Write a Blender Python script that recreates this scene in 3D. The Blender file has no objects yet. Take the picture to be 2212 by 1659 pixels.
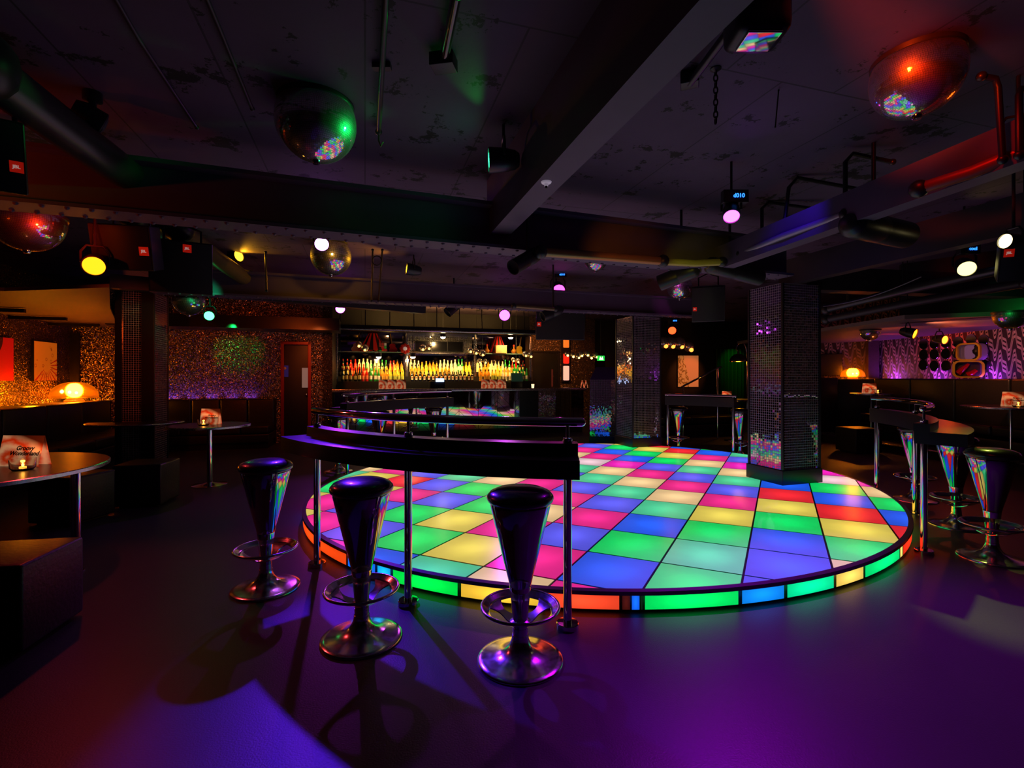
import bpy, math, random
from mathutils import Vector, Matrix
random.seed(7)
PI = math.pi
SC = bpy.context.scene
COL = SC.collection
F, HY, CX, HC = 1060.0, 815.0, 1106.0, 1.37      # focal length (px of 2212), horizon row, centre column, eye height

def R(d): return math.radians(d)
def C(h, k=1.0):
    h = h.lstrip('#'); o = []
    for i in (0, 2, 4):
        c = int(h[i:i+2], 16)/255
        o.append((c/12.92 if c <= .04045 else ((c+.055)/1.055)**2.4)*k)
    return tuple(o)
def pt(px, py, Y): return Vector(((px-CX)*Y/F, Y, HC-(py-HY)*Y/F))
def fl(px, py, z=0.0):
    Y = (HC-z)*F/(py-HY); return Vector(((px-CX)*Y/F, Y, z))
def xat(px, Y): return (px-CX)*Y/F
# frame of the bar wall: s along the bar, d behind its front
BU, BV = Vector((.958, .287, 0)), Vector((-.287, .958, 0)); B0 = Vector((-1.87, 11.17, 0)); BETA = math.atan2(.287, .958)
def B(s, d, z=0.0): v = B0+BU*s+BV*d; v.z = z; return v
def sB(px, d):
    r = (px-CX)/F; return (r*(B0.y+BV.y*d)-B0.x-BV.x*d)/(BU.x-BU.y*r)
def zB(px, py, d):
    p = B(sB(px, d), d); return HC-(py-HY)*p.y/F

# ---------------------------------------------------------------- materials
MATS = {}
def mat(name, col=(.5, .5, .5), rough=.5, metal=0.0, emit=None, es=1.0, coat=0.0, trans=0.0, alpha=1.0, spec=None):
    if name in MATS: return MATS[name]
    m = bpy.data.materials.new(name); m.use_nodes = True
    b = m.node_tree.nodes['Principled BSDF']
    b.inputs['Base Color'].default_value = (*col[:3], 1); b.inputs['Roughness'].default_value = rough; b.inputs['Metallic'].default_value = metal
    if emit is not None:
        b.inputs['Emission Color'].default_value = (*emit[:3], 1); b.inputs['Emission Strength'].default_value = es
    b.inputs['Coat Weight'].default_value = coat
    b.inputs['Transmission Weight'].default_value = trans
    b.inputs['Alpha'].default_value = alpha
    if spec is not None: b.inputs['Specular IOR Level'].default_value = spec
    MATS[name] = m; return m
def nt(m): return m.node_tree, m.node_tree.nodes['Principled BSDF']
def node(t, kind, **kw):
    n = t.nodes.new(kind)
    for k, v in kw.items():
        if isinstance(k, str) and hasattr(n, k): setattr(n, k, v)
    return n
def mth(t, op, a, b=None, c=None):
    n = t.nodes.new('ShaderNodeMath'); n.operation = op
    for i, v in enumerate((a, b, c)):
        if v is None: continue
        if isinstance(v, (int, float)): n.inputs[i].default_value = v
        else: t.links.new(v, n.inputs[i])
    return n.outputs[0]
def mixc(t, f, a, b):
    n = t.nodes.new('ShaderNodeMix'); n.data_type = 'RGBA'
    for s, v in ((n.inputs[0], f), (n.inputs[6], a), (n.inputs[7], b)):
        if isinstance(v, (int, float)): s.default_value = v
        elif isinstance(v, tuple): s.default_value = (*v[:3], 1)
        else: t.links.new(v, s)
    return n.outputs[2]
def noise(t, vec, scale, detail=3, rough=.55):
    n = t.nodes.new('ShaderNodeTexNoise'); n.inputs['Scale'].default_value = scale; n.inputs['Detail'].default_value = detail
    n.inputs['Roughness'].default_value = rough
    if vec is not None: t.links.new(vec, n.inputs['Vector'])
    return n.outputs['Fac']
def tc(t, which='Object'): return t.nodes.new('ShaderNodeTexCoord').outputs[which]
def sep(t, v):
    n = t.nodes.new('ShaderNodeSeparateXYZ'); t.links.new(v, n.inputs[0]); return n.outputs
def bump(t, b, h, strength=.3, dist=.01):
    n = t.nodes.new('ShaderNodeBump'); n.inputs['Strength'].default_value = strength; n.inputs['Distance'].default_value = dist
    t.links.new(h, n.inputs['Height']); t.links.new(n.outputs[0], b.inputs['Normal'])

CHROME = mat('chrome', (.78, .76, .80), .06, 1.0)
t, b = nt(CHROME); n = noise(t, tc(t), 35, 2); t.links.new(mth(t, 'MULTIPLY_ADD', n, .08, .03), b.inputs['Roughness'])
STEEL = mat('brushed_steel', (.55, .53, .58), .25, 1.0)
t, b = nt(STEEL); n = noise(t, tc(t), 60, 2); t.links.new(mth(t, 'MULTIPLY_ADD', n, .2, .15), b.inputs['Roughness'])
DCHROME = mat('dark_polished_chrome', (.52, .50, .54), .05, 1.0)
t, b = nt(DCHROME); n = noise(t, tc(t), 20, 2); t.links.new(mth(t, 'MULTIPLY_ADD', n, .05, .03), b.inputs['Roughness'])
SATIN = mat('worn_chrome', (.80, .78, .82), .14, 1.0)
t, b = nt(SATIN); n = noise(t, tc(t), 25, 5, .7); t.links.new(mth(t, 'MULTIPLY_ADD', n, .34, .02), b.inputs['Roughness'])
def noisy(name, c1, c2, scale, rough, metal=0, bs=0.0, coat=0):
    m = mat(name, c1, rough, metal, coat=coat); t, b = nt(m); v = tc(t); n = noise(t, v, scale, 4)
    t.links.new(mixc(t, n, c1, c2), b.inputs['Base Color'])
    if bs: bump(t, b, n, bs, .01)
    return m
LEATHER = noisy('black_leather', (.010, .008, .010), (.022, .018, .022), 40, .38, bs=.25)
SEATM = noisy('stool_vinyl', (.014, .010, .013), (.022, .016, .02), 60, .27, bs=.06, coat=.4)
BLACKW = noisy('black_painted_wood', (.008, .007, .009), (.014, .012, .015), 18, .32, bs=.03)
BLACKP = noisy('black_plastic', (.008, .008, .010), (.014, .013, .016), 50, .4)
BLACKM = noisy('black_painted_metal', (.010, .009, .012), (.018, .016, .02), 30, .38)
DARKT = noisy('dark_table_laminate', (.020, .012, .010), (.035, .02, .016), 12, .3)
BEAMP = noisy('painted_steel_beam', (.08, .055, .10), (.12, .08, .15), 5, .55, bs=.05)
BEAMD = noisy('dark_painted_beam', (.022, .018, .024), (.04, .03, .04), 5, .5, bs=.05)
DUCT = noisy('duct_metal', (.05, .05, .055), (.09, .085, .09), 6, .35, .6)
CABLE = mat('black_cable', (.01, .01, .01), .5)
GOLDP = noisy('gold_or_gold_lit_metal', (.16, .12, .05), (.22, .16, .07), 8, .35, .5)  # gold tone also stands in for warm light on plain pipes and caps

# floor: dark speckled resin
FLOORM = mat('floor_resin', (.05, .05, .05), .42); t, b = nt(FLOORM); v = tc(t)
n1 = noise(t, v, 1.3, 4); n2 = noise(t, v, 140, 2)
t.links.new(mixc(t, n1, (.050, .046, .052), (.085, .075, .085)), b.inputs['Base Color'])
t.links.new(mth(t, 'MULTIPLY_ADD', n2, .22, .30), b.inputs['Roughness']); bump(t, b, n2, .25, .004)
# ceiling: dark painted concrete with board joints and chips
CEILM = mat('ceiling_concrete', (.05, .04, .06), .75); t, b = nt(CEILM); v = tc(t)
mp = t.nodes.new('ShaderNodeMapping'); mp.inputs['Rotation'].default_value = (0, 0, -BETA); t.links.new(v, mp.inputs[0]); v = mp.outputs[0]
x, y, z = sep(t, v)
br = t.nodes.new('ShaderNodeTexBrick'); t.links.new(v, br.inputs['Vector'])
br.inputs['Scale'].default_value = 1.0; br.inputs['Mortar Size'].default_value = .006; br.inputs['Brick Width'].default_value = .78; br.inputs['Row Height'].default_value = 2.3
br.inputs['Color1'].default_value = (.105, .066, .13, 1); br.inputs['Color2'].default_value = (.13, .082, .165, 1); br.inputs['Mortar'].default_value = (.012, .01, .013, 1)
n1 = noise(t, v, 2.2, 6, .7); chips = mth(t, 'GREATER_THAN', noise(t, v, 3.0, 8, .74), .585)
c = mixc(t, mth(t, 'MULTIPLY', n1, .9), br.outputs['Color'], (.06, .040, .075))
t.links.new(mixc(t, chips, c, (.006, .005, .006)), b.inputs['Base Color']); bump(t, b, n1, .2, .02)
WALLD = noisy('dark_wall_paint', (.012, .009, .010), (.022, .016, .018), 6, .6)
SOFFIT = noisy('soffit_panel', (.10, .07, .05), (.14, .10, .075), 3, .55)
SOFFITP = noisy('pale_soffit', (.22, .17, .17), (.27, .21, .21), 3, .6)
# glitter wall: tiny randomly tilted flakes
def glitter(name, c1, c2, scale=95):
    m = mat(name, c1, .3, .85); t, b = nt(m); v = tc(t)
    vo = t.nodes.new('ShaderNodeTexVoronoi'); vo.inputs['Scale'].default_value = scale; t.links.new(v, vo.inputs['Vector'])
    sx = sep(t, vo.outputs['Color'])
    t.links.new(mixc(t, mth(t, 'POWER', sx[0], 3.0), c1, c2), b.inputs['Base Color'])
    g = t.nodes.new('ShaderNodeNewGeometry')
    vm = t.nodes.new('ShaderNodeVectorMath'); vm.operation = 'MULTIPLY_ADD'
    t.links.new(vo.outputs['Color'], vm.inputs[0]); vm.inputs[1].default_value = (1.3, 1.3, 1.3); vm.inputs[2].default_value = (-.65, -.65, -.65)
    va = t.nodes.new('ShaderNodeVectorMath'); va.operation = 'ADD'; t.links.new(vm.outputs[0], va.inputs[0]); t.links.new(g.outputs['Normal'], va.inputs[1])
    vn = t.nodes.new('ShaderNodeVectorMath'); vn.operation = 'NORMALIZE'; t.links.new(va.outputs[0], vn.inputs[0])
    t.links.new(vn.outputs[0], b.inputs['Normal']); return m
GLIT = glitter('glitter_wallcovering', (.10, .07, .05), (.75, .55, .42))
# mirror mosaic
def mosaic(name, size, grout=.09, gcol=(.20, .17, .22)):
    m = mat(name, (.55, .53, .56), .05, 1.0); t, b = nt(m)
    uv = t.nodes.new('ShaderNodeUVMap').outputs[0]
    sc = t.nodes.new('ShaderNodeVectorMath'); sc.operation = 'SCALE'; sc.inputs['Scale'].default_value = 1/size; t.links.new(uv, sc.inputs[0])
    fr = t.nodes.new('ShaderNodeVectorMath'); fr.operation = 'FRACTION'; t.links.new(sc.outputs[0], fr.inputs[0])
    x, y, z = sep(t, fr.outputs[0])
    g = mth(t, 'MAXIMUM', mth(t, 'LESS_THAN', x, grout), mth(t, 'LESS_THAN', y, grout))
    flr = t.nodes.new('ShaderNodeVectorMath'); flr.operation = 'FLOOR'; t.links.new(sc.outputs[0], flr.inputs[0])
    wn = t.nodes.new('ShaderNodeTexWhiteNoise'); wn.noise_dimensions = '2D'; t.links.new(flr.outputs[0], wn.inputs['Vector'])
    t.links.new(mixc(t, g, (.50, .47, .50), gcol), b.inputs['Base Color'])
    t.links.new(mth(t, 'SUBTRACT', 1.0, g), b.inputs['Metallic']); t.links.new(mth(t, 'MULTIPLY_ADD', g, .55, .04), b.inputs['Roughness'])
    gm = t.nodes.new('ShaderNodeNewGeometry'); vm = t.nodes.new('ShaderNodeVectorMath'); vm.operation = 'MULTIPLY_ADD'
    t.links.new(wn.outputs['Color'], vm.inputs[0]); vm.inputs[1].default_value = (.03,)*3; vm.inputs[2].default_value = (-.015,)*3
    va = t.nodes.new('ShaderNodeVectorMath'); va.operation = 'ADD'; t.links.new(vm.outputs[0], va.inputs[0]); t.links.new(gm.outputs['Normal'], va.inputs[1])
    vn = t.nodes.new('ShaderNodeVectorMath'); vn.operation = 'NORMALIZE'; t.links.new(va.outputs[0], vn.inputs[0]); t.links.new(vn.outputs[0], b.inputs['Normal'])
    return m
MOSAIC = mosaic('mirror_mosaic', .030, .13, (.42, .35, .42))
MOSAICS = mosaic('fine_mirror_mosaic', .022, .17, (.34, .27, .30))
MIRROR = mat('mirror', (.82, .80, .84), .03, 1.0)
t, b = nt(MIRROR); n = noise(t, tc(t), 3, 2); t.links.new(mth(t, 'MULTIPLY_ADD', n, .03, .01), b.inputs['Roughness'])
BALLM = mat('mirror_ball_facets', (.80, .78, .80), .04, 1.0)
t, b = nt(BALLM); gl_ = t.nodes.new('ShaderNodeBsdfGlossy'); gl_.inputs['Color'].default_value = (.75, .74, .76, 1); gl_.inputs['Roughness'].default_value = .45
mx_ = t.nodes.new('ShaderNodeMixShader'); n = noise(t, tc(t), 60, 1); t.links.new(mth(t, 'MULTIPLY_ADD', n, .15, .14), mx_.inputs[0])
t.links.new(b.outputs[0], mx_.inputs[1]); t.links.new(gl_.outputs[0], mx_.inputs[2]); t.links.new(mx_.outputs[0], t.nodes['Material Output'].inputs['Surface'])
def glow(name, col, k): return mat(name, (.02, .02, .02), .4, emit=col, es=k)
GLASS = mat('clear_glass', (1, 1, 1), .02, trans=1.0)

# ---------------------------------------------------------------- mesh builder
class MB:
    def __init__(s): s.v, s.f, s.uv, s.col = [], [], [], []
    def add(s, vs, fs, uv=None, col=None):
        o = len(s.v); s.v += [tuple(v) for v in vs]
        for i, f in enumerate(fs):
            s.f.append(tuple(o+k for k in f)); s.uv.append(uv[i] if uv else None); s.col.append(col)
        return s
    def box(s, c, size, rz=0.0, M=None):
        hx, hy, hz = (k/2 for k in size); c = Vector(c); rot = Matrix.Rotation(rz, 3, 'Z') if M is None else M
        loc = [Vector((x*hx, y*hy, z*hz)) for z in (-1, 1) for y in (-1, 1) for x in (-1, 1)]
        fs = [(0, 2, 3, 1), (4, 5, 7, 6), (0, 1, 5, 4), (2, 6, 7, 3), (0, 4, 6, 2), (1, 3, 7, 5)]
        ax = [(0, 1), (0, 1), (0, 2), (0, 2), (1, 2), (1, 2)]
        uv = [[(loc[k][a]+hx+hy, loc[k][b2]+hz) for k in f] for f, (a, b2) in zip(fs, ax)]
        return s.add([c+rot @ l for l in loc], fs, uv)
    def lathe(s, prof, o=(0, 0, 0), axis=(0, 0, 1), seg=32, a0=0, a1=2*PI, cap=True):
        o = Vector(o); q = Vector((0, 0, 1)).rotation_difference(Vector(axis).normalized()).to_matrix()
        full = abs(a1-a0-2*PI) < 1e-6; n = seg if full else seg+1
        vs = [o+q @ Vector((r*math.cos(a0+(a1-a0)*k/seg), r*math.sin(a0+(a1-a0)*k/seg), z)) for r, z in prof for k in range(n)]
        fs = [(i*n+k, i*n+(k+1) % n, (i+1)*n+(k+1) % n, (i+1)*n+k) for i in range(len(prof)-1) for k in range(seg)]
        if cap and full:
            if prof[0][0] > 1e-5: fs.append(tuple(reversed(range(n))))
            if prof[-1][0] > 1e-5: fs.append(tuple((len(prof)-1)*n+k for k in range(n)))
        return s.add(vs, fs)
    def cyl(s, p0, p1, r, seg=16, r1=None):
        p0, p1 = Vector(p0), Vector(p1); d = p1-p0
        return s.lathe([(r, 0), (r if r1 is None else r1, d.length)], p0, d, seg)
    def sph(s, c, r, seg=24, rings=12, t0=0.0, t1=1.0, sz=1.0):
        prof = [(max(r*math.sin(PI*(t0+(t1-t0)*i/rings)), 1e-6), -r*sz*math.cos(PI*(t0+(t1-t0)*i/rings))) for i in range(rings+1)]
        return s.lathe(prof, c, seg=seg, cap=False)
    def tube(s, path, r, seg=12, cap=True):
        P = [Vector(p) for p in path]; n = len(P); vs, fs = [], []; up = Vector((0, 0, 1)); prev = None
        for i, p in enumerate(P):
            d = (P[min(i+1, n-1)]-P[max(i-1, 0)]).normalized()
            a = d.cross(up) if prev is None else prev-d*prev.dot(d)
            if a.length < 1e-4: a = d.cross(Vector((1, 0, 0)))
            a.normalize(); prev = a; bb = d.cross(a); rr = r[i] if isinstance(r, (list, tuple)) else r
            vs += [p+(a*math.cos(2*PI*k/seg)+bb*math.sin(2*PI*k/seg))*rr for k in range(seg)]
        for i in range(n-1):
            for k in range(seg): fs.append((i*seg+k, i*seg+(k+1) % seg, (i+1)*seg+(k+1) % seg, (i+1)*seg+k))
        if cap: fs += [tuple(reversed(range(seg))), tuple((n-1)*seg+k for k in range(seg))]
        return s.add(vs, fs)
    def prism(s, poly, z0, z1):
        n = len(poly); vs = [(p[0], p[1], z0) for p in poly]+[(p[0], p[1], z1) for p in poly]
        fs = [tuple(reversed(range(n))), tuple(range(n, 2*n))]+[(k, (k+1) % n, n+(k+1) % n, n+k) for k in range(n)]
        return s.add(vs, fs)
    def extr(s, poly, o, ux, uy, depth):      # polygon in plane (ux, uy) at o, thickness along normal
        o, ux, uy = Vector(o), Vector(ux).normalized(), Vector(uy).normalized(); w = ux.cross(uy)*depth; n = len(poly)
        a = [o+ux*p[0]+uy*p[1] for p in poly]; vs = a+[p+w for p in a]
        return s.add(vs, [tuple(reversed(range(n))), tuple(range(n, 2*n))]+[(k, (k+1) % n, n+(k+1) % n, n+k) for k in range(n)])
    def arc(s, c, r0, r1, a0, a1, z0, z1, seg=24):    # curved slab
        vs, fs = [], []
        for i in range(seg+1):
            a = a0+(a1-a0)*i/seg; ca, sa = math.cos(a), math.sin(a)
            vs += [(c[0]+r*ca, c[1]+r*sa, z) for r, z in ((r0, z0), (r1, z0), (r1, z1), (r0, z1))]
        for i in range(seg):
            o = i*4; fs += [(o+k, o+(k+1) % 4, o+4+(k+1) % 4, o+4+k) for k in range(4)]
        fs += [(3, 2, 1, 0), (seg*4, seg*4+1, seg*4+2, seg*4+3)]
        return s.add(vs, fs)
    def build(s, name, m, parent=None, smooth=None, off=None, bevel=0.0):
        me = bpy.data.meshes.new(name); off = Vector(off) if off is not None else Vector((0, 0, 0))
        me.from_pydata([Vector(v)-off for v in s.v], [], s.f)
        if any(u is not None for u in s.uv):
            l = me.uv_layers.new(name='UVMap'); k = 0
            for f, u in zip(s.f, s.uv):
                for j in range(len(f)):
                    if u: l.data[k].uv = u[j]
                    k += 1
        if any(c is not None for c in s.col):
            l = me.color_attributes.new('Col', 'FLOAT_COLOR', 'CORNER'); k = 0
            for f, c in zip(s.f, s.col):
                for j in range(len(f)):
                    l.data[k].color = (*(c or (0, 0, 0)), 1); k += 1
        me.materials.append(m)
        import bmesh
        bm = bmesh.new(); bm.from_mesh(me); bmesh.ops.recalc_face_normals(bm, faces=bm.faces)
        if bevel: bmesh.ops.bevel(bm, geom=list(bm.edges), offset=bevel, segments=3, profile=.6, affect='EDGES', clamp_overlap=True)
        bm.to_mesh(me); bm.free()
        if smooth is not None or bevel:
            for p in me.polygons: p.use_smooth = True
            me.set_sharp_from_angle(angle=R(smooth or 40))
        o = bpy.data.objects.new(name, me); COL.objects.link(o)
        if parent is not None: o.parent = parent
        return o

def tag(o, label, cat, group=None, kind=None):
    o['label'] = label; o['category'] = cat
    if group: o['group'] = group
    if kind: o['kind'] = kind
    return o
def thing(name, label, cat, loc=(0, 0, 0), rz=0.0, group=None):
    o = bpy.data.objects.new(name, None); COL.objects.link(o); o.empty_display_size = .05
    o.location = loc; o.rotation_euler = (0, 0, rz); return tag(o, label, cat, group)
def solo(mb, name, m, label, cat, group=None, smooth=None, bevel=0, kind=None):
    xs = [v[0] for v in mb.v]; ys = [v[1] for v in mb.v]; zs = [v[2] for v in mb.v]
    c = Vector(((min(xs)+max(xs))/2, (min(ys)+max(ys))/2, min(zs)))
    o = mb.build(name, m, None, smooth, c, bevel); o.location = c; return tag(o, label, cat, group, kind)
def struct(mb, name, m, smooth=None, label=None):
    o = mb.build(name, m, None, smooth); o['kind'] = 'structure'
    if label: o['label'] = label
    return o
def dup(root, loc, rz=0.0, label=None, group=None, scale=None):
    r = root.copy(); COL.objects.link(r); r.location = loc; r.rotation_euler = (0, 0, rz)
    if label: r['label'] = label
    if group: r['group'] = group
    if scale: r.scale = (scale,)*3
    for ch in list(root.children):
        c = ch.copy(); COL.objects.link(c); c.parent = r
        for g in list(ch.children):
            d = g.copy(); COL.objects.link(d); d.parent = c
    return r
TEXTS = {}
def text_mesh(body, size, shear=0.0):
    k = (body, size, shear)
    if k in TEXTS: return TEXTS[k]
    cu = bpy.data.curves.new('txt', 'FONT'); cu.body = body; cu.size = size; cu.shear = shear; cu.align_x = 'CENTER'; cu.align_y = 'CENTER'
    cu.space_line = .85; cu.offset = size*.025; cu.extrude = .0006
    ob = bpy.data.objects.new('txt', cu); COL.objects.link(ob); dg = bpy.context.evaluated_depsgraph_get()
    me = bpy.data.meshes.new_from_object(ob.evaluated_get(dg)); bpy.data.objects.remove(ob); bpy.data.curves.remove(cu)
    TEXTS[k] = me; return me
def text(body, size, m, parent, loc, rot, name='lettering', shear=0.0):
    src = text_mesh(body, size, shear); me = src.copy(); me.materials.clear(); me.materials.append(m)
    o = bpy.data.objects.new(name, me); COL.objects.link(o); o.parent = parent; o.location = loc; o.rotation_euler = rot; return o
def lamp(kind, loc, col, power, target=None, size=60, blend=.4, radius=.05):
    l = bpy.data.lights.new('fixture_or_added_light', kind); l.color = col[:3]; l.energy = power
    if kind == 'AREA': l.size = radius
    else: l.shadow_soft_size = radius
    o = bpy.data.objects.new('fixture_or_added_light', l); COL.objects.link(o); o.location = loc
    if kind == 'SPOT': l.spot_size = R(size); l.spot_blend = blend
    if target is not None: o.rotation_euler = (Vector(target)-Vector(loc)).to_track_quat('-Z', 'Y').to_euler()
    return o

# ================================================================= CAMERA
cam = bpy.data.cameras.new('camera'); co = bpy.data.objects.new('camera', cam); COL.objects.link(co)
co.location = (0, 0, HC); co.rotation_euler = (PI/2, 0, 0); cam.sensor_width = 36; cam.lens = F/2212*36
cam.shift_y = -(829.5-HY)/2212; cam.clip_start = .05; SC.camera = co
SC.view_settings.view_transform = 'Standard'; SC.view_settings.look = 'None'
w = bpy.data.worlds.new('world'); SC.world = w; w.use_nodes = True
w.node_tree.nodes['Background'].inputs[0].default_value = (.20, .10, .30, 1); w.node_tree.nodes['Background'].inputs[1].default_value = .006
SC.cycles.max_bounces = 7; SC.cycles.sample_clamp_indirect = 4.0; SC.cycles.caustics_reflective = False; SC.cycles.caustics_refractive = False
SC.cycles.use_denoising = True; SC.cycles.use_adaptive_sampling = True; SC.cycles.adaptive_threshold = .02

# ================================================================= ROOM SHELL
CZ = 3.1
struct(MB().box((0, 6, -.05), (24, 26, .1)), 'floor', FLOORM)
struct(MB().box((0, 6, CZ+.05), (24, 26, .1)), 'ceiling', CEILM)
def wall(name, p0, p1, z0, z1, th, m):
    p0, p1 = Vector((p0[0], p0[1], 0)), Vector((p1[0], p1[1], 0)); d = p1-p0; n = Vector((-d.y, d.x, 0)).normalized()*th
    c = (p0+p1+n)/2; c.z = (z0+z1)/2
    return struct(MB().box(c, (d.length, th, z1-z0), math.atan2(d.y, d.x)), name, m)
DA = 2.0                                                     # depth of the bar recess
sL, sD0, sD1, sBL = sB(155, 0), sB(607, 0), sB(672, 0), sB(718, 0)
sR = sB(1272, DA)
LC = B(sL, 0)
wall('wall_back_left', B(sL, 0), B(sD0, 0), 0, CZ, .2, GLIT)
wall('wall_back_pier', B(sD1, 0), B(sBL, 0), 0, CZ, .2, GLIT)
wall('wall_back_lintel', B(sD0, 0), B(sD1, 0), 2.12, CZ, .2, GLIT)
wall('wall_recess_side', B(sBL, 0), B(sBL, DA), 0, CZ, .2, WALLD)
wall('wall_bar', B(sBL, DA), B(sB(1144, DA), DA), 0, CZ, .2, WALLD)
wall('wall_bar_right', B(sB(1144, DA), DA), B(sR+.2, DA), 0, CZ, .2, GLIT)
wall('wall_back_right', B(sR+.2, DA+.5), (7.6, 15.4), 0, CZ, .2, WALLD)
wall('wall_left', LC-BV*13, LC, 0, CZ, .2, glitter('brown_wallcovering', (.10, .06, .03), (.45, .28, .16), 120))
# zigzag wallpaper
def zigzag():
    m = mat('zigzag_wallpaper', (.2, .15, .15), .6); t, b = nt(m); uv = t.nodes.new('ShaderNodeUVMap').outputs[0]; x, y, z = sep(t, uv)
    p = mth(t, 'PINGPONG', x, .12)
    p2 = mth(t, 'PINGPONG', mth(t, 'ADD', x, .03), .06)
    h = mth(t, 'ADD', y, mth(t, 'ADD', mth(t, 'MULTIPLY', p, 3.2), mth(t, 'MULTIPLY', p2, 2.6)))
    f = mth(t, 'FRACT', mth(t, 'MULTIPLY', h, 2.6)); st = mth(t, 'GREATER_THAN', f, .40); f2 = mth(t, 'FRACT', mth(t, 'MULTIPLY', h, 13.0))
    lines = mth(t, 'MULTIPLY', st, mth(t, 'GREATER_THAN', f2, .42))
    t.links.new(mixc(t, lines, (.035, .02, .022), (.62, .46, .42)), b.inputs['Base Color']); return m
ZIG = zigzag()
RX = 8.35
wall('wall_right', (RX, 11.4), (RX, -4), 0, CZ, .2, ZIG)
wall('wall_right_return', (7.2, 12.2), (RX, 11.4), 0, CZ, .2, ZIG)
wall('wall_right_stub', (7.2, 15.6), (7.2, 12.2), 0, CZ, .2, WALLD)
wall('wall_behind', (8.6, -4), (-8, -4), 0, CZ, .2, WALLD)
# door in the back wall
dp = B((sD0+sD1)/2, .03)
dr = bpy.data.objects.new('door_1', None); COL.objects.link(dr); dr.location = dp; dr.rotation_euler = (0, 0, BETA); dr['kind'] = 'structure'
dw = sD1-sD0
RED = mat('red_painted_frame', (.35, .01, .01), .4)
MB().box((0, .03, 1.03), (dw-.12, .05, 2.04)).build('door_leaf', noisy('dark_blue_door', (.010, .011, .018), (.014, .015, .024), 9, .45), dr, bevel=.004)
MB().box((-dw/2+.03, 0, 1.06), (.06, .12, 2.12)).box((dw/2-.03, 0, 1.06), (.06, .12, 2.12)).box((0, 0, 2.09), (dw, .12, .06)).build('door_frame', RED, dr, bevel=.004)
MB().box((.17, -.003, 1.36), (.12, .012, .42)).build('vision_panel', mat('door_glass', (.35, .33, .30), .2, emit=(.35, .30, .26), es=.25), dr)
MB().box((-.22, -.003, 1.50), (.13, .012, .24)).build('door_notice', mat('blue_notice', (.02, .04, .35), .4, emit=(.01, .02, .2), es=.2), dr)
MB().lathe([(.0001, .02), (.028, .018), (.03, 0)], (-.22, -.008, 1.56), (0, -1, 0), 20).build('door_emblem', mat('pale_disc', (.6, .6, .45), .4), dr, smooth=40)
MB().sph((.20, -.03, 1.0), .03).build('door_handle', CHROME, dr, smooth=60)
# soffits and raised platform
sA_ = sB(255, 0); struct(MB().prism([LC, B(sA_, 0), (-5.65, 6.9), (-4.35, 5.3), LC-BV*4.3+BU*1.4, LC-BV*4.3], 2.34, 2.38), 'ceiling_alcove', SOFFIT)
for k in range(3):
    a = LC-BV*(.7+1.0*k); b2 = B(sA_, 0)-BV*(.7+1.0*k)
    c = (a+b2)/2; c.z = 2.30
    struct(MB().box(c, ((b2-a).length, .05, .05), BETA), 'trim_%d' % (k+1), BLACKW)
c = B((sB(345, 0)+sD1)/2, -.35, 2.44)
struct(MB().box(c, (sD1-sB(345, 0)+1.2, .7, .24), BETA), 'trim_4', BLACKW)
struct(MB().prism([(5.6, 7.0), (RX, 6.0), (RX, 11.4), (7.2, 12.2), (5.6, 12.2)], 2.20, 2.26), 'ceiling_booth', SOFFITP)
struct(MB().prism([(6.0, 7.6), (RX, 4.5), (RX, 4.4), (5.95, 7.5)], 2.20, CZ), 'trim_5', BLACKW)
struct(MB().prism([(6.72, 9.9), (6.9, 9.0), (7.35, 6.6), (7.6, 4.5), (RX, 4.5), (RX, 11.4), (7.2, 12.2), (6.6, 12.2)], 0, .14), 'floor_platform', noisy('platform_carpet', (.03, .02, .025), (.05, .03, .04), 30, .8))
struct(MB().tube([(6.70, 9.9, .135), (6.88, 9.0, .135), (7.33, 6.6, .135), (7.58, 4.5, .135)], .018, 8), 'trim_6', STEEL)

# ================================================================= DANCE FLOOR
SCN, SA, SB2, SZ = Vector((1.021, 6.05, 0)), 3.358, 3.033, .125
E45 = (math.cos(R(45)), math.sin(R(45)))
def ell(a, k=0.0):
    u, v = (SA+k)*math.cos(a), (SB2+k)*math.sin(a); return Vector((SCN.x+u*E45[0]-v*E45[1], SCN.y+u*E45[1]+v*E45[0], 0))
NS = 160
RING = [ell(2*PI*k/NS) for k in range(NS)]
GREEN, MINT, YEL, PEACH, PINK, REDC, BLUE, VIO, MAG, PALE = (C(c) for c in ('#00E86A', '#4FDCA0', '#F4DC5C', '#FFD79A', '#FF2E93', '#FF2A34', '#1B63FF', '#5F63FF', '#FF22C4', '#F9D2DC'))
K = {'g': GREEN, 'm': MINT, 'y': YEL, 'p': PEACH, 'k': PINK, 'r': REDC, 'b': BLUE, 'v': VIO, 'x': MAG, 'w': PALE}  # pastel tones have the spotlights' pink wash mixed into the tile colour
CYC = 'vmpk'
TILES = {-8: (0, 'kvmpkvmpkv'), -7: (0, 'ygykvmpkvmpk'), -6: (-1, 'ykyrvmpkvmpkv'), -5: (-2, 'vkvkvmpkvmpkvm'), -4: (-2, 'kvgvgpkvmpkv'), -3: (-3, 'kbgygpkvmwkbgy'),
         -2: (-3, 'pmykpkvmpxbgyr'), -1: (-3, 'kpkvkvmpkvgyrb'), 0: (-3, 'mkbgbmpkvmpkbg'), 1: (-2, 'kgmgykvmpxvmb'), 2: (-2, 'gbbbgyrbpxgy'), 3: (-1, 'kpgyrbgwxv'), 4: (1, 'grbgpxb')}
O0, E1, E2 = Vector((.54, 3.511)), Vector((.458, -.211)), Vector((.269, .492))
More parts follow.
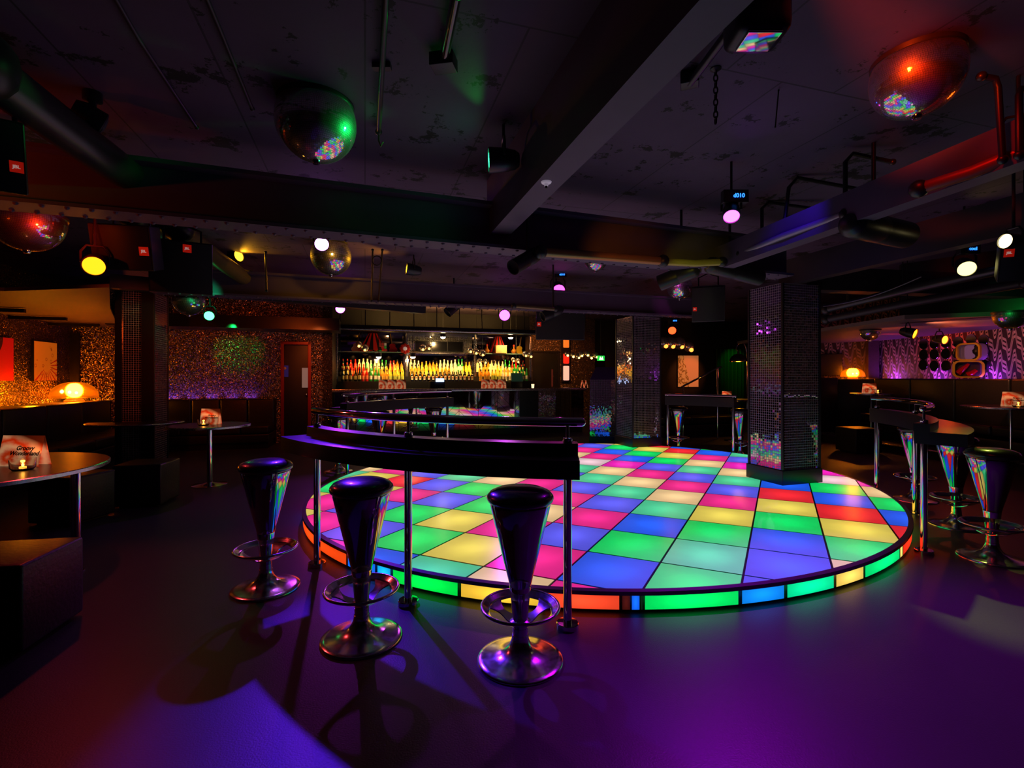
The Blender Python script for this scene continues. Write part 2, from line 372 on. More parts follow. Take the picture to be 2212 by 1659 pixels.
def clip(poly, cp):
    out = poly
    for i in range(len(cp)):
        a, b2 = cp[i], cp[(i+1) % len(cp)]; inp, out = out, []
        if not inp: return []
        def side(p): return (b2.x-a.x)*(p[1]-a.y)-(b2.y-a.y)*(p[0]-a.x)
        for j in range(len(inp)):
            p, q = inp[j], inp[(j+1) % len(inp)]; sp, sq = side(p), side(q)
            if sp >= 0: out.append(p)
            if (sp >= 0) != (sq >= 0):
                u = sp/(sp-sq); out.append((p[0]+(q[0]-p[0])*u, p[1]+(q[1]-p[1])*u))
    return out
tiles = MB(); inner = [ell(2*PI*k/96, -.025) for k in range(96)]
det = E1.x*E2.y-E1.y*E2.x
for i in range(-10, 8):
    for j in range(-9, 15):
        g = .014
        q = [O0+E1*(i+a)+E2*(j+b2) for a, b2 in ((g, g), (1-g, g), (1-g, 1-g), (g, 1-g))]
        pl = clip([(p.x, p.y) for p in q], inner)
        if len(pl) < 3: continue
        st = TILES.get(i)
        ch = st[1][j-st[0]] if st and 0 <= j-st[0] < len(st[1]) else CYC[(i+j+8) % 4]
        uv = []
        for p in pl:
            dx, dy = p[0]-O0.x, p[1]-O0.y; uv.append(((dx*E2.y-dy*E2.x)/det-i, (E1.x*dy-E1.y*dx)/det-j))
        tiles.add([(p[0], p[1], SZ) for p in pl], [tuple(range(len(pl)))], [uv], K[ch])
def panel_mat(name, k, kc, base, rough):
    m = mat(name, base, rough); t, b = nt(m)
    at = t.nodes.new('ShaderNodeAttribute'); at.attribute_name = 'Col'
    uv = t.nodes.new('ShaderNodeUVMap').outputs[0]; x, y, z = sep(t, uv)
    dx, dy = mth(t, 'SUBTRACT', x, .5), mth(t, 'SUBTRACT', y, .5)
    r2 = mth(t, 'ADD', mth(t, 'MULTIPLY', dx, dx), mth(t, 'MULTIPLY', dy, dy))
    gs = mth(t, 'POWER', 2.718, mth(t, 'MULTIPLY', r2, -9.0))
    n = noise(t, tc(t), 5, 3)
    t.links.new(at.outputs['Color'], b.inputs['Emission Color'])
    t.links.new(mth(t, 'MULTIPLY', mth(t, 'MULTIPLY_ADD', gs, kc, k), mth(t, 'MULTIPLY_ADD', n, .3, .85)), b.inputs['Emission Strength'])
    return m
st = thing('dance_floor', 'round illuminated dance floor of coloured glowing squares in the middle of the room', 'dance floor', SCN)
tiles.build('lit_tile_surface', panel_mat('lit_floor_tile', .62, .45, (.34, .33, .36), .22), st, off=SCN)
MB().prism(RING, SZ-.012, SZ-.004).build('tile_bed', mat('tile_joint', (.02, .012, .03), .5), st, off=SCN)
MB().prism([ell(2*PI*k/NS, -.05) for k in range(NS)], 0, SZ-.012).build('plinth', BLACKW, st, off=SCN)
rim = MB(); vs = []; fs = []
for k in range(NS):
    a = 2*PI*k/NS; i_, o_ = ell(a, -.03), ell(a, .006)
    vs += [(i_.x, i_.y, SZ-.004), (o_.x, o_.y, SZ-.022), (o_.x, o_.y, SZ+.002), (i_.x, i_.y, SZ+.005)]
for k in range(NS):
    o = k*4; p = ((k+1) % NS)*4; fs += [(o+q, o+(q+1) % 4, p+(q+1) % 4, p+q) for q in range(4)]
rim.add(vs, fs).build('edge_trim', mat('worn_metal_trim', (.22, .19, .24), .35, .8), st, off=SCN, smooth=40)
# lit skirt, colour by where the joints stand
def skirt_angle(px):
    best = None
    for k in range(1440):
        a = 2*PI*k/1440; p = ell(a); d = abs(CX+F*p.x/p.y-px)
        if (p-SCN).dot(Vector((0, 0, 0))-SCN) < 0 and d > 1: continue
        vis = (p.xy-SCN.xy).dot(-p.xy)
        if vis <= 0: continue
        if best is None or d < best[0]: best = (d, a)
    return best[1]
SEG = [(640, 748, '#FF4A10'), (748, 812, '#1070FF'), (812, 845, '#12B4FF'), (845, 993, '#00F04A'), (993, 1174, '#FFC93A'), (1174, 1345, '#FF4A28'), (1345, 1361, '#401008'), (1361, 1383, '#1268FF'), (1383, 1387, '#08200C'),
       (1387, 1602, '#00F266'), (1602, 1700, '#0A8CFF'), (1700, 1805, '#00F0A0'), (1805, 1868, '#FFD660'), (1868, 1945, '#00F07C'), (1945, 1952, '#FFE070'), (1952, 1974, '#FF3418')]
bounds = [(skirt_angle(a), skirt_angle(b2), c) for a, b2, c in SEG]
a_start, a_end = bounds[0][0], bounds[-1][1]
if a_end < a_start: a_end += 2*PI
rest = 2*PI-(a_end-a_start); cyc = ['#00F066', '#FFC93A', '#FF3A40', '#1268FF']
for k in range(24): bounds.append((a_end+rest*k/24, a_end+rest*(k+1)/24, cyc[k % 4]))
sk = MB()
for a0, a1, c in bounds:
    if a1 < a0: a1 += 2*PI
    g = min(.004, (a1-a0)*.1); a0 += g; a1 -= g; n = max(2, int((a1-a0)/.03))
    for q in range(n):
        u0, u1 = q/n, (q+1)/n; p, p2 = ell(a0+(a1-a0)*u0, -.004), ell(a0+(a1-a0)*u1, -.004)
        sk.add([(p.x, p.y, .018), (p2.x, p2.y, .018), (p2.x, p2.y, SZ-.02), (p.x, p.y, SZ-.02)], [(0, 1, 2, 3)], [[(u0, .15), (u1, .15), (u1, .85), (u0, .85)]], C(c))
sk.build('lit_skirt', panel_mat('lit_skirt_panel', .75, .75, (.2, .2, .2), .4), st, off=SCN)
MB().prism([ell(2*PI*k/NS, -.012) for k in range(NS)], .001, .018).build('base_strip', BLACKW, st, off=SCN)

# ================================================================= BAR STOOLS
def make_stool():
    r = thing('bar_stool', '', 'bar stool', (0, 0, 0), 0, 'cone bar stools')
    MB().lathe([(1e-5, .838), (.06, .837), (.11, .831), (.145, .817), (.160, .800), (.163, .788), (.158, .774), (.147, .765), (1e-5, .765)], seg=48).build('seat', SEATM, r, smooth=60)
    MB().lathe([(.1449, .766), (.147, .755), (.122, .650), (.092, .525), (.062, .405), (.052, .362)], seg=56).build('cone_body', DCHROME, r, smooth=50)
    MB().lathe([(.0525, .3625), (.053, .358), (.044, .28), (.036, .19), (.035, .135)], seg=40).build('lower_sleeve', CHROME, r, smooth=50)
    fr = MB(); fr.tube([(.186*math.cos(2*PI*k/64), .186*math.sin(2*PI*k/64), .262) for k in range(65)], .008, 10, cap=False)
    prof = [(.184, .269), (.176, .262), (.160, .250), (.150, .241), (.149, .236), (.153, .235), (.168, .245), (.188, .257)]
    fr.lathe(prof, seg=64, cap=False)
    for k in range(3):
        a = R(30)+2*PI*k/3; top, bot = [], []
        for i in range(9):
            u = i/8; rr = .040+u*.118; wd = .022+.046*(abs(u-.5)*2)**2; z = .186+.060*u**1.2
            for sgn in (-1, 1):
                ang = a+sgn*math.atan2(wd, rr); top.append((rr*math.cos(ang), rr*math.sin(ang), z))
        vs = top+[(x, y, z-.007) for x, y, z in top]; n = len(top); fs = []
        for i in range(8):
            o = i*2; fs += [(o, o+1, o+3, o+2), (n+o+2, n+o+3, n+o+1, n+o), (o, o+2, n+o+2, n+o), (o+3, o+1, n+o+1, n+o+3)]
        fr.add(vs, fs)
    fr.lathe([(.034, .18), (.050, .186), (.050, .192), (.036, .200)], seg=32, cap=False)
    fr.build('foot_ring', SATIN, r, smooth=50)
    MB().lathe([(.037, .160), (.037, .128), (.040, .126), (.040, .116), (.043, .100), (.052, .078), (.070, .055), (.098, .037), (.135, .025), (.180, .017), (.203, .013), (.208, .008), (.208, .0), (.02, 0)], seg=64).build('base', SATIN, r, smooth=50)
    return r
STOOLS = [((.04, 2.38), 0, 'front chrome cone bar stool beside the right-hand post of the near ledge'),
          ((-.79, 2.58), .5, 'chrome cone bar stool, purple-lit seat, beside the middle post of the near ledge'),
          ((-1.60, 3.19), .9, 'chrome cone bar stool at the left end of the near ledge, blue-lit seat'),
          ((-2.53, 7.15), .3, 'chrome cone bar stool behind the left end of the far left ledge'),
          ((-2.20, 8.15), .2, 'middle of the three chrome cone bar stools along the far left ledge by the bar'),
          ((-1.43, 8.97), .1, 'chrome cone bar stool at the right end of the far left ledge'),
          ((3.06, 9.02), .4, 'chrome cone bar stool beside the left post of the far right rail'),
          ((3.92, 8.42), .8, 'chrome cone bar stool beside the right post of the far right rail'),
          ((3.62, 3.70), -.3, 'chrome cone bar stool nearest the camera on the right, yellow-green light on its seat'),
          ((4.10, 4.53), .2, 'middle chrome cone bar stool along the right-hand ledge, seat half behind the ledge'),
          ((4.50, 5.48), .6, 'farthest chrome cone bar stool along the right-hand ledge, behind its posts')]
s0 = make_stool()
for k, (p, rz, lab) in enumerate(STOOLS):
    if k == 0: s0.location = (*p, 0); s0.rotation_euler = (0, 0, rz); s0['label'] = lab
    else: dup(s0, (*p, 0), rz, lab)

# ================================================================= LEDGES WITH RAILS
def ledge(lab, posts, c, a0, a1, w_out=.21, zt=.95, zr=1.125, r=None, ra=None):
    posts = [Vector((p[0], p[1], 0)) for p in posts]; c = Vector((c[0], c[1], 0)); loc = posts[len(posts)//2]
    o = thing('drinks_ledge', lab, 'ledge', loc, 0, 'curved drinks ledges round the dance floor')
    r = r or sum((p-c).length for p in posts)/len(posts)
    MB().arc(c, r-.05, r+w_out, a0, a1, zt-.095, zt, 32).build('shelf', BLACKW, o, off=loc, smooth=30)
    MB().arc(c, r-.055, r+.045, a0, a1, zt, zt+.062, 32).build('upstand', BLACKW, o, off=loc, smooth=30)
    r0, r1 = ra or (a0, a1)
    path = []
    for k in range(33):
        a = r0+(r1-r0)*k/32; path.append((c.x+r*math.cos(a), c.y+r*math.sin(a), zr))
    hr = MB().tube(path, .025, 20)
    for k in (0, -1): hr.sph(path[k], .025, 20, 10)
    hr.build('handrail', CHROME, o, off=loc, smooth=50)
    for p in posts:
        MB().cyl(p, p+Vector((0, 0, zt-.095)), .0235, 24).build('post', CHROME, o, off=loc, smooth=40)
        MB().lathe([(.061, 0), (.061, .026), (.057, .03), (.025, .03)], p, seg=36).build('floor_flange', CHROME, o, off=loc, smooth=40)
        MB().cyl(p+Vector((0, 0, zt+.06)), p+Vector((0, 0, zr)), .0095, 14).lathe([(.024, zt+.06), (.026, zt+.064), (.026, zt+.085), (.020, zt+.09), (.010, zt+.092)], p, seg=20).build('rail_rod', CHROME, o, off=loc, smooth=40)
    return o
def circ3(a, b2, c):
    ax, ay, bx, by, cx, cy = a[0], a[1], b2[0], b2[1], c[0], c[1]; d = 2*(ax*(by-cy)+bx*(cy-ay)+cx*(ay-by))
    return (((ax*ax+ay*ay)*(by-cy)+(bx*bx+by*by)*(cy-ay)+(cx*cx+cy*cy)*(ay-by))/d, ((ax*ax+ay*ay)*(cx-bx)+(bx*bx+by*by)*(ax-cx)+(cx*cx+cy*cy)*(bx-ax))/d)
def ang(p, c): return math.atan2(p[1]-c[1], p[0]-c[0])
P1, P2, P3 = fl(685, 1222), fl(882, 1305), fl(1226, 1355)
cc = circ3(P1, P2, P3); rr = math.hypot(P1.x-cc[0], P1.y-cc[1])
ledge('near curved black drinks ledge with chrome rail and three posts, by the front stools', [P1, P2, P3], cc, ang(P1, cc)-.085/rr, ang(P3, cc)+.055/rr, w_out=.225, ra=(ang(P1, cc)-.05/rr, ang(P3, cc)+.075/rr))
def oncirc(px, r, lo, hi):
    best = None
    for k in range(400):
        a = lo+(hi-lo)*k/399; p = SCN+Vector((r*math.cos(a), r*math.sin(a), 0)); d = abs(CX+F*p.x/p.y-px)
        if best is None or d < best[0]: best = (d, p, a)
    return best[1], best[2]
ps = [oncirc(px, 3.42, R(100), R(190)) for px in (750, 851, 966)]
ledge('far left curved drinks ledge with chrome rail, in front of the bar', [p for p, a in ps], SCN, ps[2][1]-.03, ps[0][1]+.03, ra=(ps[2][1]-.02, ps[0][1]+.03))
ps = [oncirc(px, 3.42, R(20), R(75)) for px in (1442, 1584)]
ledge('far right drinks ledge with chrome rail and two posts, beyond the pillars', [p for p, a in ps], SCN, ps[1][1]-.01, ps[0][1]+.01, w_out=.15, zr=1.05, zt=.965)
A = fl(1996, 1195); ra_ = math.hypot(A.x-SCN.x, A.y-SCN.y)
pB, aB = oncirc(1977, ra_+.08, R(-45), R(0)); pC, aC = oncirc(1894, ra_+.08, R(-35), R(10))
cc = circ3(A, pB, pC); rr = math.hypot(A.x-cc[0], A.y-cc[1])
ledge('right-hand curved drinks ledge with chrome rail, orange light on its end', [A, pB, pC], cc, ang(A, cc)-.05/rr, ang(pC, cc)+.05/rr, w_out=.26, ra=(ang(A, cc)-.03/rr, ang(pC, cc)+.07/rr))

# ================================================================= PILLARS
def pillar(lab, corner, wu, wv, z0, ztop, rz, plinth=.17, name='mirrored_column', m=None, trim=True):
    u, v = Vector((math.cos(rz), math.sin(rz), 0)), Vector((-math.sin(rz), math.cos(rz), 0)); c = Vector((corner[0], corner[1], z0))+u*wu/2+v*wv/2
    o = thing(name, lab, 'column', c, rz)
    h = ztop-z0
    MB().box((0, 0, plinth/2), (wu+.05, wv+.05, plinth)).build('plinth', BLACKW, o, bevel=.006)
    MB().box((0, 0, plinth+(h-plinth)/2), (wu, wv, h-plinth)).build('mosaic_shaft', m or MOSAIC, o)
    if trim:
        for sx in (-1, 1):
            for sy in (-1, 1):
                MB().box((sx*wu/2, sy*wv/2, plinth+(h-plinth)/2), (.024, .024, h-plinth)).build('corner_trim', BLACKM, o)
    return o
pillar('square mirror-mosaic column standing on the right side of the dance floor', (3.12, 5.66), .56, .50, SZ, 2.46, R(18))
pillar('square mirror-mosaic column at the back edge of the dance floor, before the bar', (2.15, 8.72), .58, .55, 0, 2.46, R(20), plinth=.28)
# low mosaic booth with sloping top
q0 = fl(1274, 955); bo = thing('mosaic_booth', 'low mirror-mosaic booth with a sloping purple-lit top, left of the back column', 'booth', q0, R(-9))
bw, bd = .62, .9
MB().box((bw/2, bd/2, .06), (bw+.03, bd+.03, .12)).build('plinth', BLACKW, bo)
MB().box((bw/2, bd/2, .12+.6), (bw, bd, 1.2)).build('mosaic_panel', MOSAICS, bo)
MB().add([(0, 0, 1.32), (bw, 0, 1.32), (bw, bd, 1.32), (0, bd, 1.32), (.14, bd*.8, 1.60), (bw, bd*.8, 1.60), (bw, bd, 1.60), (.14, bd, 1.60)], [(0, 3, 2, 1), (0, 1, 5, 4), (4, 5, 6, 7), (0, 4, 7, 3), (1, 2, 6, 5), (3, 7, 6, 2)]).build('sloping_top', noisy('dark_lid', (.05, .03, .07), (.07, .04, .1), 9, .5), bo)
LCOL = pillar('square mirror-mosaic column with black edges on the left, a round shelf round it', (-5.42, 6.72), .44, .5, 0, 2.56, BETA, plinth=.1)
for sx, wd in ((-1, .07), (1, .14)):
    MB().box((sx*(.22-wd/2), -.26, 1.33), (wd, .03, 2.46)).build('black_stile', BLACKW, LCOL)
# ================================================================= BEAMS (structure)
def beam(name, a, b2, wd, z0, z1, m, rivets=False, flange=.0):
    a, b2 = Vector((a[0], a[1], 0)), Vector((b2[0], b2[1], 0)); d = b2-a; rz = math.atan2(d.y, d.x); c = (a+b2)/2; L = d.length
    mb = MB()
    if flange:
        mb.box((c.x, c.y, (z0+z1)/2+.02), (L, .05, z1-z0-.02), rz).box((c.x, c.y, z0+.0125), (L, wd, .025), rz).box((c.x, c.y, z1-.02), (L, wd, .03), rz)
    else: mb.box((c.x, c.y, (z0+z1)/2), (L, wd, z1-z0), rz)
    if rivets:
        n = int(L/.13); dn = d.normalized(); sd = Vector((-dn.y, dn.x, 0))
        for k in range(n):
            for s_ in (-1, 1):
                p = a+dn*(.06+k*.13+(.03 if s_ > 0 else 0))+sd*s_*wd*.36
                mb.sph((p.x, p.y, z0), .015, 8, 4, 0, .5)
    return struct(mb, name, m)
U18, V18 = Vector((math.cos(R(20)), math.sin(R(20)), 0)), Vector((-math.sin(R(17)), math.cos(R(17)), 0))
b1c = Vector((-1.31, 3.85, 0))
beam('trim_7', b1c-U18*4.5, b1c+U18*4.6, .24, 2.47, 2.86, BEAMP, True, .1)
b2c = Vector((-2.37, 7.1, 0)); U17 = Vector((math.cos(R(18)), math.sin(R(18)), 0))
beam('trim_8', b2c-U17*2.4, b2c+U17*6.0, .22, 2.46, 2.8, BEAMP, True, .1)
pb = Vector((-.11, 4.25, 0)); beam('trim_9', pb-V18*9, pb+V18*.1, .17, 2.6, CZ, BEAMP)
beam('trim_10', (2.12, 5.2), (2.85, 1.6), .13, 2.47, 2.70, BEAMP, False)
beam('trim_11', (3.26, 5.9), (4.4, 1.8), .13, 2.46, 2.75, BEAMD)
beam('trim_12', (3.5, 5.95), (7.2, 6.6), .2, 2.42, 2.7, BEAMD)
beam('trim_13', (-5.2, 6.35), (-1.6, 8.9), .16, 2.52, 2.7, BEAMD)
# ================================================================= MIRROR BALLS
def mirror_ball(lab, c, r, ztop, nlat=22):
    c = Vector(c); o = thing('mirror_ball', lab, 'mirror ball', (c.x, c.y, min(ztop, c.z+r)), 0, 'half mirror balls on the ceiling'); off = Vector(o.location)
    top = min(.97, math.acos(max(-1, min(1, -(ztop-.01-c.z)/r)))/PI)
    mb = MB()
    for i in range(nlat):
        t0, t1 = PI*(.03+(top-.03)*i/nlat), PI*(.03+(top-.03)*(i+1)/nlat); tm = (t0+t1)/2; n = max(8, int(2*PI*math.sin(tm)/((t1-t0))*1.0)); gp = .04
        for k in range(n):
            a0, a1 = 2*PI*(k+gp)/n, 2*PI*(k+1-gp)/n; ta, tb = t0+(t1-t0)*gp, t1-(t1-t0)*gp
            mb.add([(c.x+r*math.sin(tt)*math.cos(aa), c.y+r*math.sin(tt)*math.sin(aa), c.z-r*math.cos(tt)) for tt, aa in ((ta, a0), (ta, a1), (tb, a1), (tb, a0))], [(0, 1, 2, 3)])
    mb.build('mirror_facets', BALLM, o, off=off)
    MB().sph(c, r*.985, 32, 16, 0, top).build('core', BLACKM, o, off=off, smooth=60)
    MB().lathe([(1e-5, -.02), (.02, -.018), (.026, -.006), (.026, .01)], c-Vector((0, 0, r)), seg=16).build('bottom_cap', CHROME, o, off=off, smooth=40)
    if ztop > c.z+r*.95: MB().cyl((c.x, c.y, c.z+r*.9), (c.x, c.y, ztop), .02).build('hanger_rod', BLACKM, o, off=off)
    else: MB().lathe([(r*math.sin(PI*top)+.012, ztop-.022), (r*math.sin(PI*top)+.014, ztop)], (c.x, c.y, 0), seg=40).build('mounting_ring', BLACKM, o, off=off, smooth=30)
    return o
def mb_px(lab, px, py, Y, r, ztop, nl=22): p = pt(px, py, Y); return mirror_ball(lab, p, r, ztop, nl)
mb_px('large mirror half-ball on the ceiling, green light at its right side', 683, 265, 3.1, .243, CZ, 40)
mb_px('large mirror half-ball at the upper right, glowing orange-red along its left side', 1980, 165, 2.66, .215, CZ, 40)
mb_px('mirror half-ball glowing red at the far left edge', 58, 476, 4.0, .25, 2.70, 30)
mb_px('mirror half-ball below the bright violet spotlight', 715, 553, 6.3, .25, CZ)
mb_px('mirror half-ball with pink reflections left of the right column', 1468, 620, 8.0, .2, CZ)
mb_px('green-lit mirror half-ball near the left column', 408, 650, 6.8, .2, 2.62)
mb_px('small red-lit mirror half-ball over the right booth', 1880, 717, 8.5, .15, 2.20, 16)
mb_px('green-lit mirror half-ball at the right edge over the booth', 2183, 681, 6.2, .175, 2.20, 16)
mb_px('small mirror half-ball half hidden behind the riveted beam', 1287, 560, 7.0, .17, CZ, 16)

# ================================================================= STAGE LAMPS
def par(lab, pos, target, col, r=.075, k=12.0, power=0, size=50, name='stage_lamp', display=None, blend=.5, zc=CZ, L=None):
    pos = Vector(pos); d = (Vector(target)-pos).normalized(); o = thing(name, lab, 'stage lamp', pos, 0, 'stage lamps on the ceiling'); L = L or r*2.6
    MB().lathe([(r*.6, -L), (r*.85, -L*.85), (r*1.05, -L*.45), (r*1.12, 0), (r*1.12, .015), (r*1.0, .015), (r*1.0, -.005), (1e-5, -.01)], pos, d, 28).build('housing', BLACKM, o, off=pos, smooth=40)
    MB().lathe([(r*.99, .002), (r*.6, .012), (1e-5, .016)], pos, d, 28, cap=False).build('lens', glow('lens_'+lab[:40], col, k), o, off=pos, smooth=60)
    c = pos-d*L*.45; side = d.cross(Vector((0, 0, 1))).normalized()*(r*1.2); up = Vector((0, 0, r*1.9))
    yk = MB().tube([c-side, c-side+up*.6, c-side*.6+up, c+side*.6+up, c+side+up*.6, c+side], .009, 8)
    top = c+up
    if zc > top.z: yk.cyl(top, (top.x, top.y, zc), .010, 8)
    yk.build('yoke', BLACKM, o, off=pos, smooth=40)
    if display:
        dp = pos+Vector((.055, -.02, r*2.6))
        MB().box(dp+Vector((-.02, .04, 0)), (.2, .06, .10)).build('control_panel', BLACKP, o, off=pos, bevel=.006)
        tx = text(display, .045, glow('blue_display_digits', C('#2A7BFF'), 3.0), o, dp+Vector((0, .006, 0))-pos, (PI/2, 0, 0), 'display_digits')
    if power: lamp('SPOT', pos+d*.03, col, power, target, size, blend, r*.6)
    return o
CAMP = Vector((0, 0, 1.37))
VIOC, MAGC, ORC, GRC, YLC, WARM, REDL = C('#9A30FF'), C('#FF30E0'), C('#FF6A10'), C('#10FF60'), C('#FFE040'), C('#FFC860'), C('#FF2A10')
p = pt(1580, 466, 3.9); par('magenta stage lamp with a blue digital display, hung right of centre', p, (.9, 1.9, 0), C('#FF40F0'), .06, 9, 0, 75, display='d010')
lamp('SPOT', p+Vector((-.02, -.06, -.04)), (.42, .0, .85), 270, (2.0, 2.0, 0), 84, .8, .04)
p = pt(695, 527, 5.6); par('bright violet stage lamp above the middle-left mirror ball', p, (-.6, 1.6, .3), C('#C060FF'), .075, 50, 0, 60)
lamp('SPOT', p+Vector((.02, -.08, -.05)), (.08, .006, 1.0), 440, (-.50, 1.95, 0), 27, .45, .03)
lamp('SPOT', p+Vector((.02, -.08, -.05)), (.6, .12, 1.0), 22, (-.60, 2.2, .8), 30, .6, .05)
p = pt(1207, 627, 8.2); par('magenta stage lamp with a blue display, hanging before the bar', p, (1.0, 3.5, .2), C('#FF30D0'), .10, 9, 70, 60, display='d010')
p = pt(1090, 681, 9.4); par('pink-violet stage lamp over the bar counter', p, (0, 2, .4), C('#E040FF'), .10, 9, 40, 60)
p = pt(735, 667, 9.0); par('small violet stage lamp at the left end of the bar', p, (-1.5, 4, .2), C('#D040FF'), .08, 22, 50, 60)
p = pt(203, 574, 4.0); par('glowing orange stage lamp at the left, beside the red mirror ball', p, (-1.6, 1.5, .9), C('#FF8A10'), .075, 3.6, 0, 80)
lamp('SPOT', p+Vector((.03, -.05, -.02)), (1.0, .04, .05), 24, (-1.9, 2.6, 0), 90, .8, .04)
p = pt(452, 682, 6.6); par('green stage lamp below the green mirror ball', p, (-2.0, 2.0, .6), C('#30FF70'), .06, 14, 0, 60)
p = pt(2088, 580, 4.9); par('yellow-white stage lamp with a blue display at the right', p, (3.0, 2.2, .8), C('#FFF090'), .075, 2.6, 0, 70, display='cool')
lamp('SPOT', p+Vector((-.02, -.05, -.04)), C('#E8FF60'), 40, (3.62, 3.72, .83), 22, .6, .03)
p = pt(1452, 714, 10.5); par('small red stage lamp with a blue display between the columns', p, (1.5, 4, .6), C('#FF3010'), .08, 8, 0, display='d010')
p = pt(1060, 346, 3.35); par('green stage lamp on the ceiling facing left, left of the long beam', p, (-2.2, 3.15, 2.75), C('#30FFA0'), .075, 7, 0, 70)
lamp('SPOT', p+Vector((-.03, 0, .01)), C('#10FF60'), 70, (-1.24, 3.1, 2.92), 34, .9, .05)
lamp('SPOT', p+Vector((-.03, -.02, .16)), C('#10FF50'), 4, (-.36, 2.3, 3.12), 30, .9, .02)
p = pt(515, 553, 6.8); par('small amber stage lamp seen edge-on, left of the violet lamp', p, p+Vector((1.2, -.45, .12)), C('#FFB020'), .075, 6, 25, 80)
p = pt(880, 581, 6.9); par('small amber stage lamp seen edge-on, right of the violet lamp', p, p+Vector((-1.2, -.45, .12)), C('#FFB020'), .075, 6, 25, 80)
p = pt(2174, 521, 3.5); par('warm white stage lamp at the right edge, turned aside', p, p+Vector((-1, -.12, 0)), C('#FFE8A0'), .05, 6, 0)
p = pt(1975, 721, 7.3); par('small orange stage lamp under the booth ceiling, left of the round mirrors', p, p+Vector((.6, -1, -.4)), C('#FF7010'), .07, 8, 15, 90, zc=2.21)
p = pt(2040, 734, 8.3); par('red stage lamp glowing among the round wall mirrors', p, p+Vector((.2, -1, -.2)), C('#FF5010'), .07, 14, 15, 120, zc=2.21)
p = pt(2208, 290, 2.75); par('orange stage lamp cut off by the right edge under the large mirror ball', p, p+Vector((-.7, -1.0, -.1)), C('#FF5A10'), .07, 5, 0)


# ================================================================= BAR
sE = sB(1266, 0)
bar = thing('bar_counter', 'long bar counter with a steel-edged top and mirrored front at the back of the room', 'bar', B((sBL+sE)/2, 0), BETA)
off0 = (sBL+sE)/2; L = sE-sBL
def lx(px, d): return sB(px, d)-off0
MB().box((0, .32, 1.085), (L, .62, .03)).build('counter_top', noisy('dark_bar_top', (.02, .016, .018), (.035, .028, .03), 20, .2), bar)
MB().box((0, .0, 1.075), (L+.02, .03, .065)).build('steel_edge', STEEL, bar, bevel=.008)
MB().box((0, .14, .07), (L-.1, .06, .14)).build('plinth', BLACKW, bar)
def mirror_panels(name, mode):
    m = mat(name, (.75, .72, .78), .03, 1.0); t, b = nt(m); uv = t.nodes.new('ShaderNodeUVMap').outputs[0]; x, y, z = sep(t, uv)
    if mode == 'diag':
        tri = mth(t, 'PINGPONG', x, .46)
        l1 = mth(t, 'LESS_THAN', mth(t, 'FRACT', mth(t, 'MULTIPLY', mth(t, 'ADD', y, tri), 4.6)), .05)
        l2 = mth(t, 'LESS_THAN', mth(t, 'FRACT', mth(t, 'MULTIPLY', x, 1/.46)), .02); g = mth(t, 'MAXIMUM', l1, l2)
        cell = mth(t, 'FLOOR', mth(t, 'MULTIPLY', x, 1/.46)); cell2 = mth(t, 'FLOOR', mth(t, 'MULTIPLY', mth(t, 'ADD', y, tri), 4.6))
    else:
        g = mth(t, 'LESS_THAN', mth(t, 'FRACT', mth(t, 'MULTIPLY', x, 1/.12)), .06); cell = mth(t, 'FLOOR', mth(t, 'MULTIPLY', x, 1/.12)); cell2 = cell
    wn = t.nodes.new('ShaderNodeTexWhiteNoise'); wn.noise_dimensions = '2D'; cb = t.nodes.new('ShaderNodeCombineXYZ'); t.links.new(cell, cb.inputs[0]); t.links.new(cell2, cb.inputs[1]); t.links.new(cb.outputs[0], wn.inputs['Vector'])
    gm = t.nodes.new('ShaderNodeNewGeometry'); vm = t.nodes.new('ShaderNodeVectorMath'); vm.operation = 'MULTIPLY_ADD'; t.links.new(wn.outputs['Color'], vm.inputs[0]); vm.inputs[1].default_value = (.007,)*3; vm.inputs[2].default_value = (-.0035,)*3
    va = t.nodes.new('ShaderNodeVectorMath'); va.operation = 'ADD'; t.links.new(vm.outputs[0], va.inputs[0]); t.links.new(gm.outputs['Normal'], va.inputs[1])
    vn = t.nodes.new('ShaderNodeVectorMath'); vn.operation = 'NORMALIZE'; t.links.new(va.outputs[0], vn.inputs[0]); t.links.new(vn.outputs[0], b.inputs['Normal'])
    t.links.new(mixc(t, g, (.75, .72, .78), (.02, .02, .02)), b.inputs['Base Color']); return m
a, b2 = lx(722, .1), lx(1122, .1)
MB().box(((a+b2)/2, .1, .60), (b2-a, .04, .90)).build('diagonal_mirror_front', mirror_panels('diagonal_mirror', 'diag'), bar)
a, b2 = b2, lx(1162, .1)
MB().box(((a+b2)/2, .1, .60), (b2-a, .05, .90)).build('dark_front_panel', BLACKW, bar)
a, b2 = b2, L/2-.03
MB().box(((a+b2)/2, .1, .60), (b2-a, .04, .90)).build('mirror_strip_front', mirror_panels('strip_mirror', 'strip'), bar)
# gantry above the bar
g0s, g1s = sBL-.1, sB(1152, .2)
ga = thing('bar_gantry', 'black overhead gantry hung on thin rods above the bar', 'gantry', B((g0s+g1s)/2, .2, 2.40), BETA); gl = g1s-g0s
MB().box((0, 0, .07), (gl, .34, .10)).build('gantry_beam', BLACKW, ga, bevel=.006)
MB().tube([(-gl/2, -.2, .02), (gl/2, -.2, .02)], .022, 10).build('front_rail', STEEL, ga)
for k in range(9): MB().cyl((-gl/2+.25+k*(gl-.5)/8, random.uniform(-.1, .1), .10), (-gl/2+.25+k*(gl-.5)/8, 0, CZ-2.40), .010, 8).build('hanger_rod', BLACKM, ga)
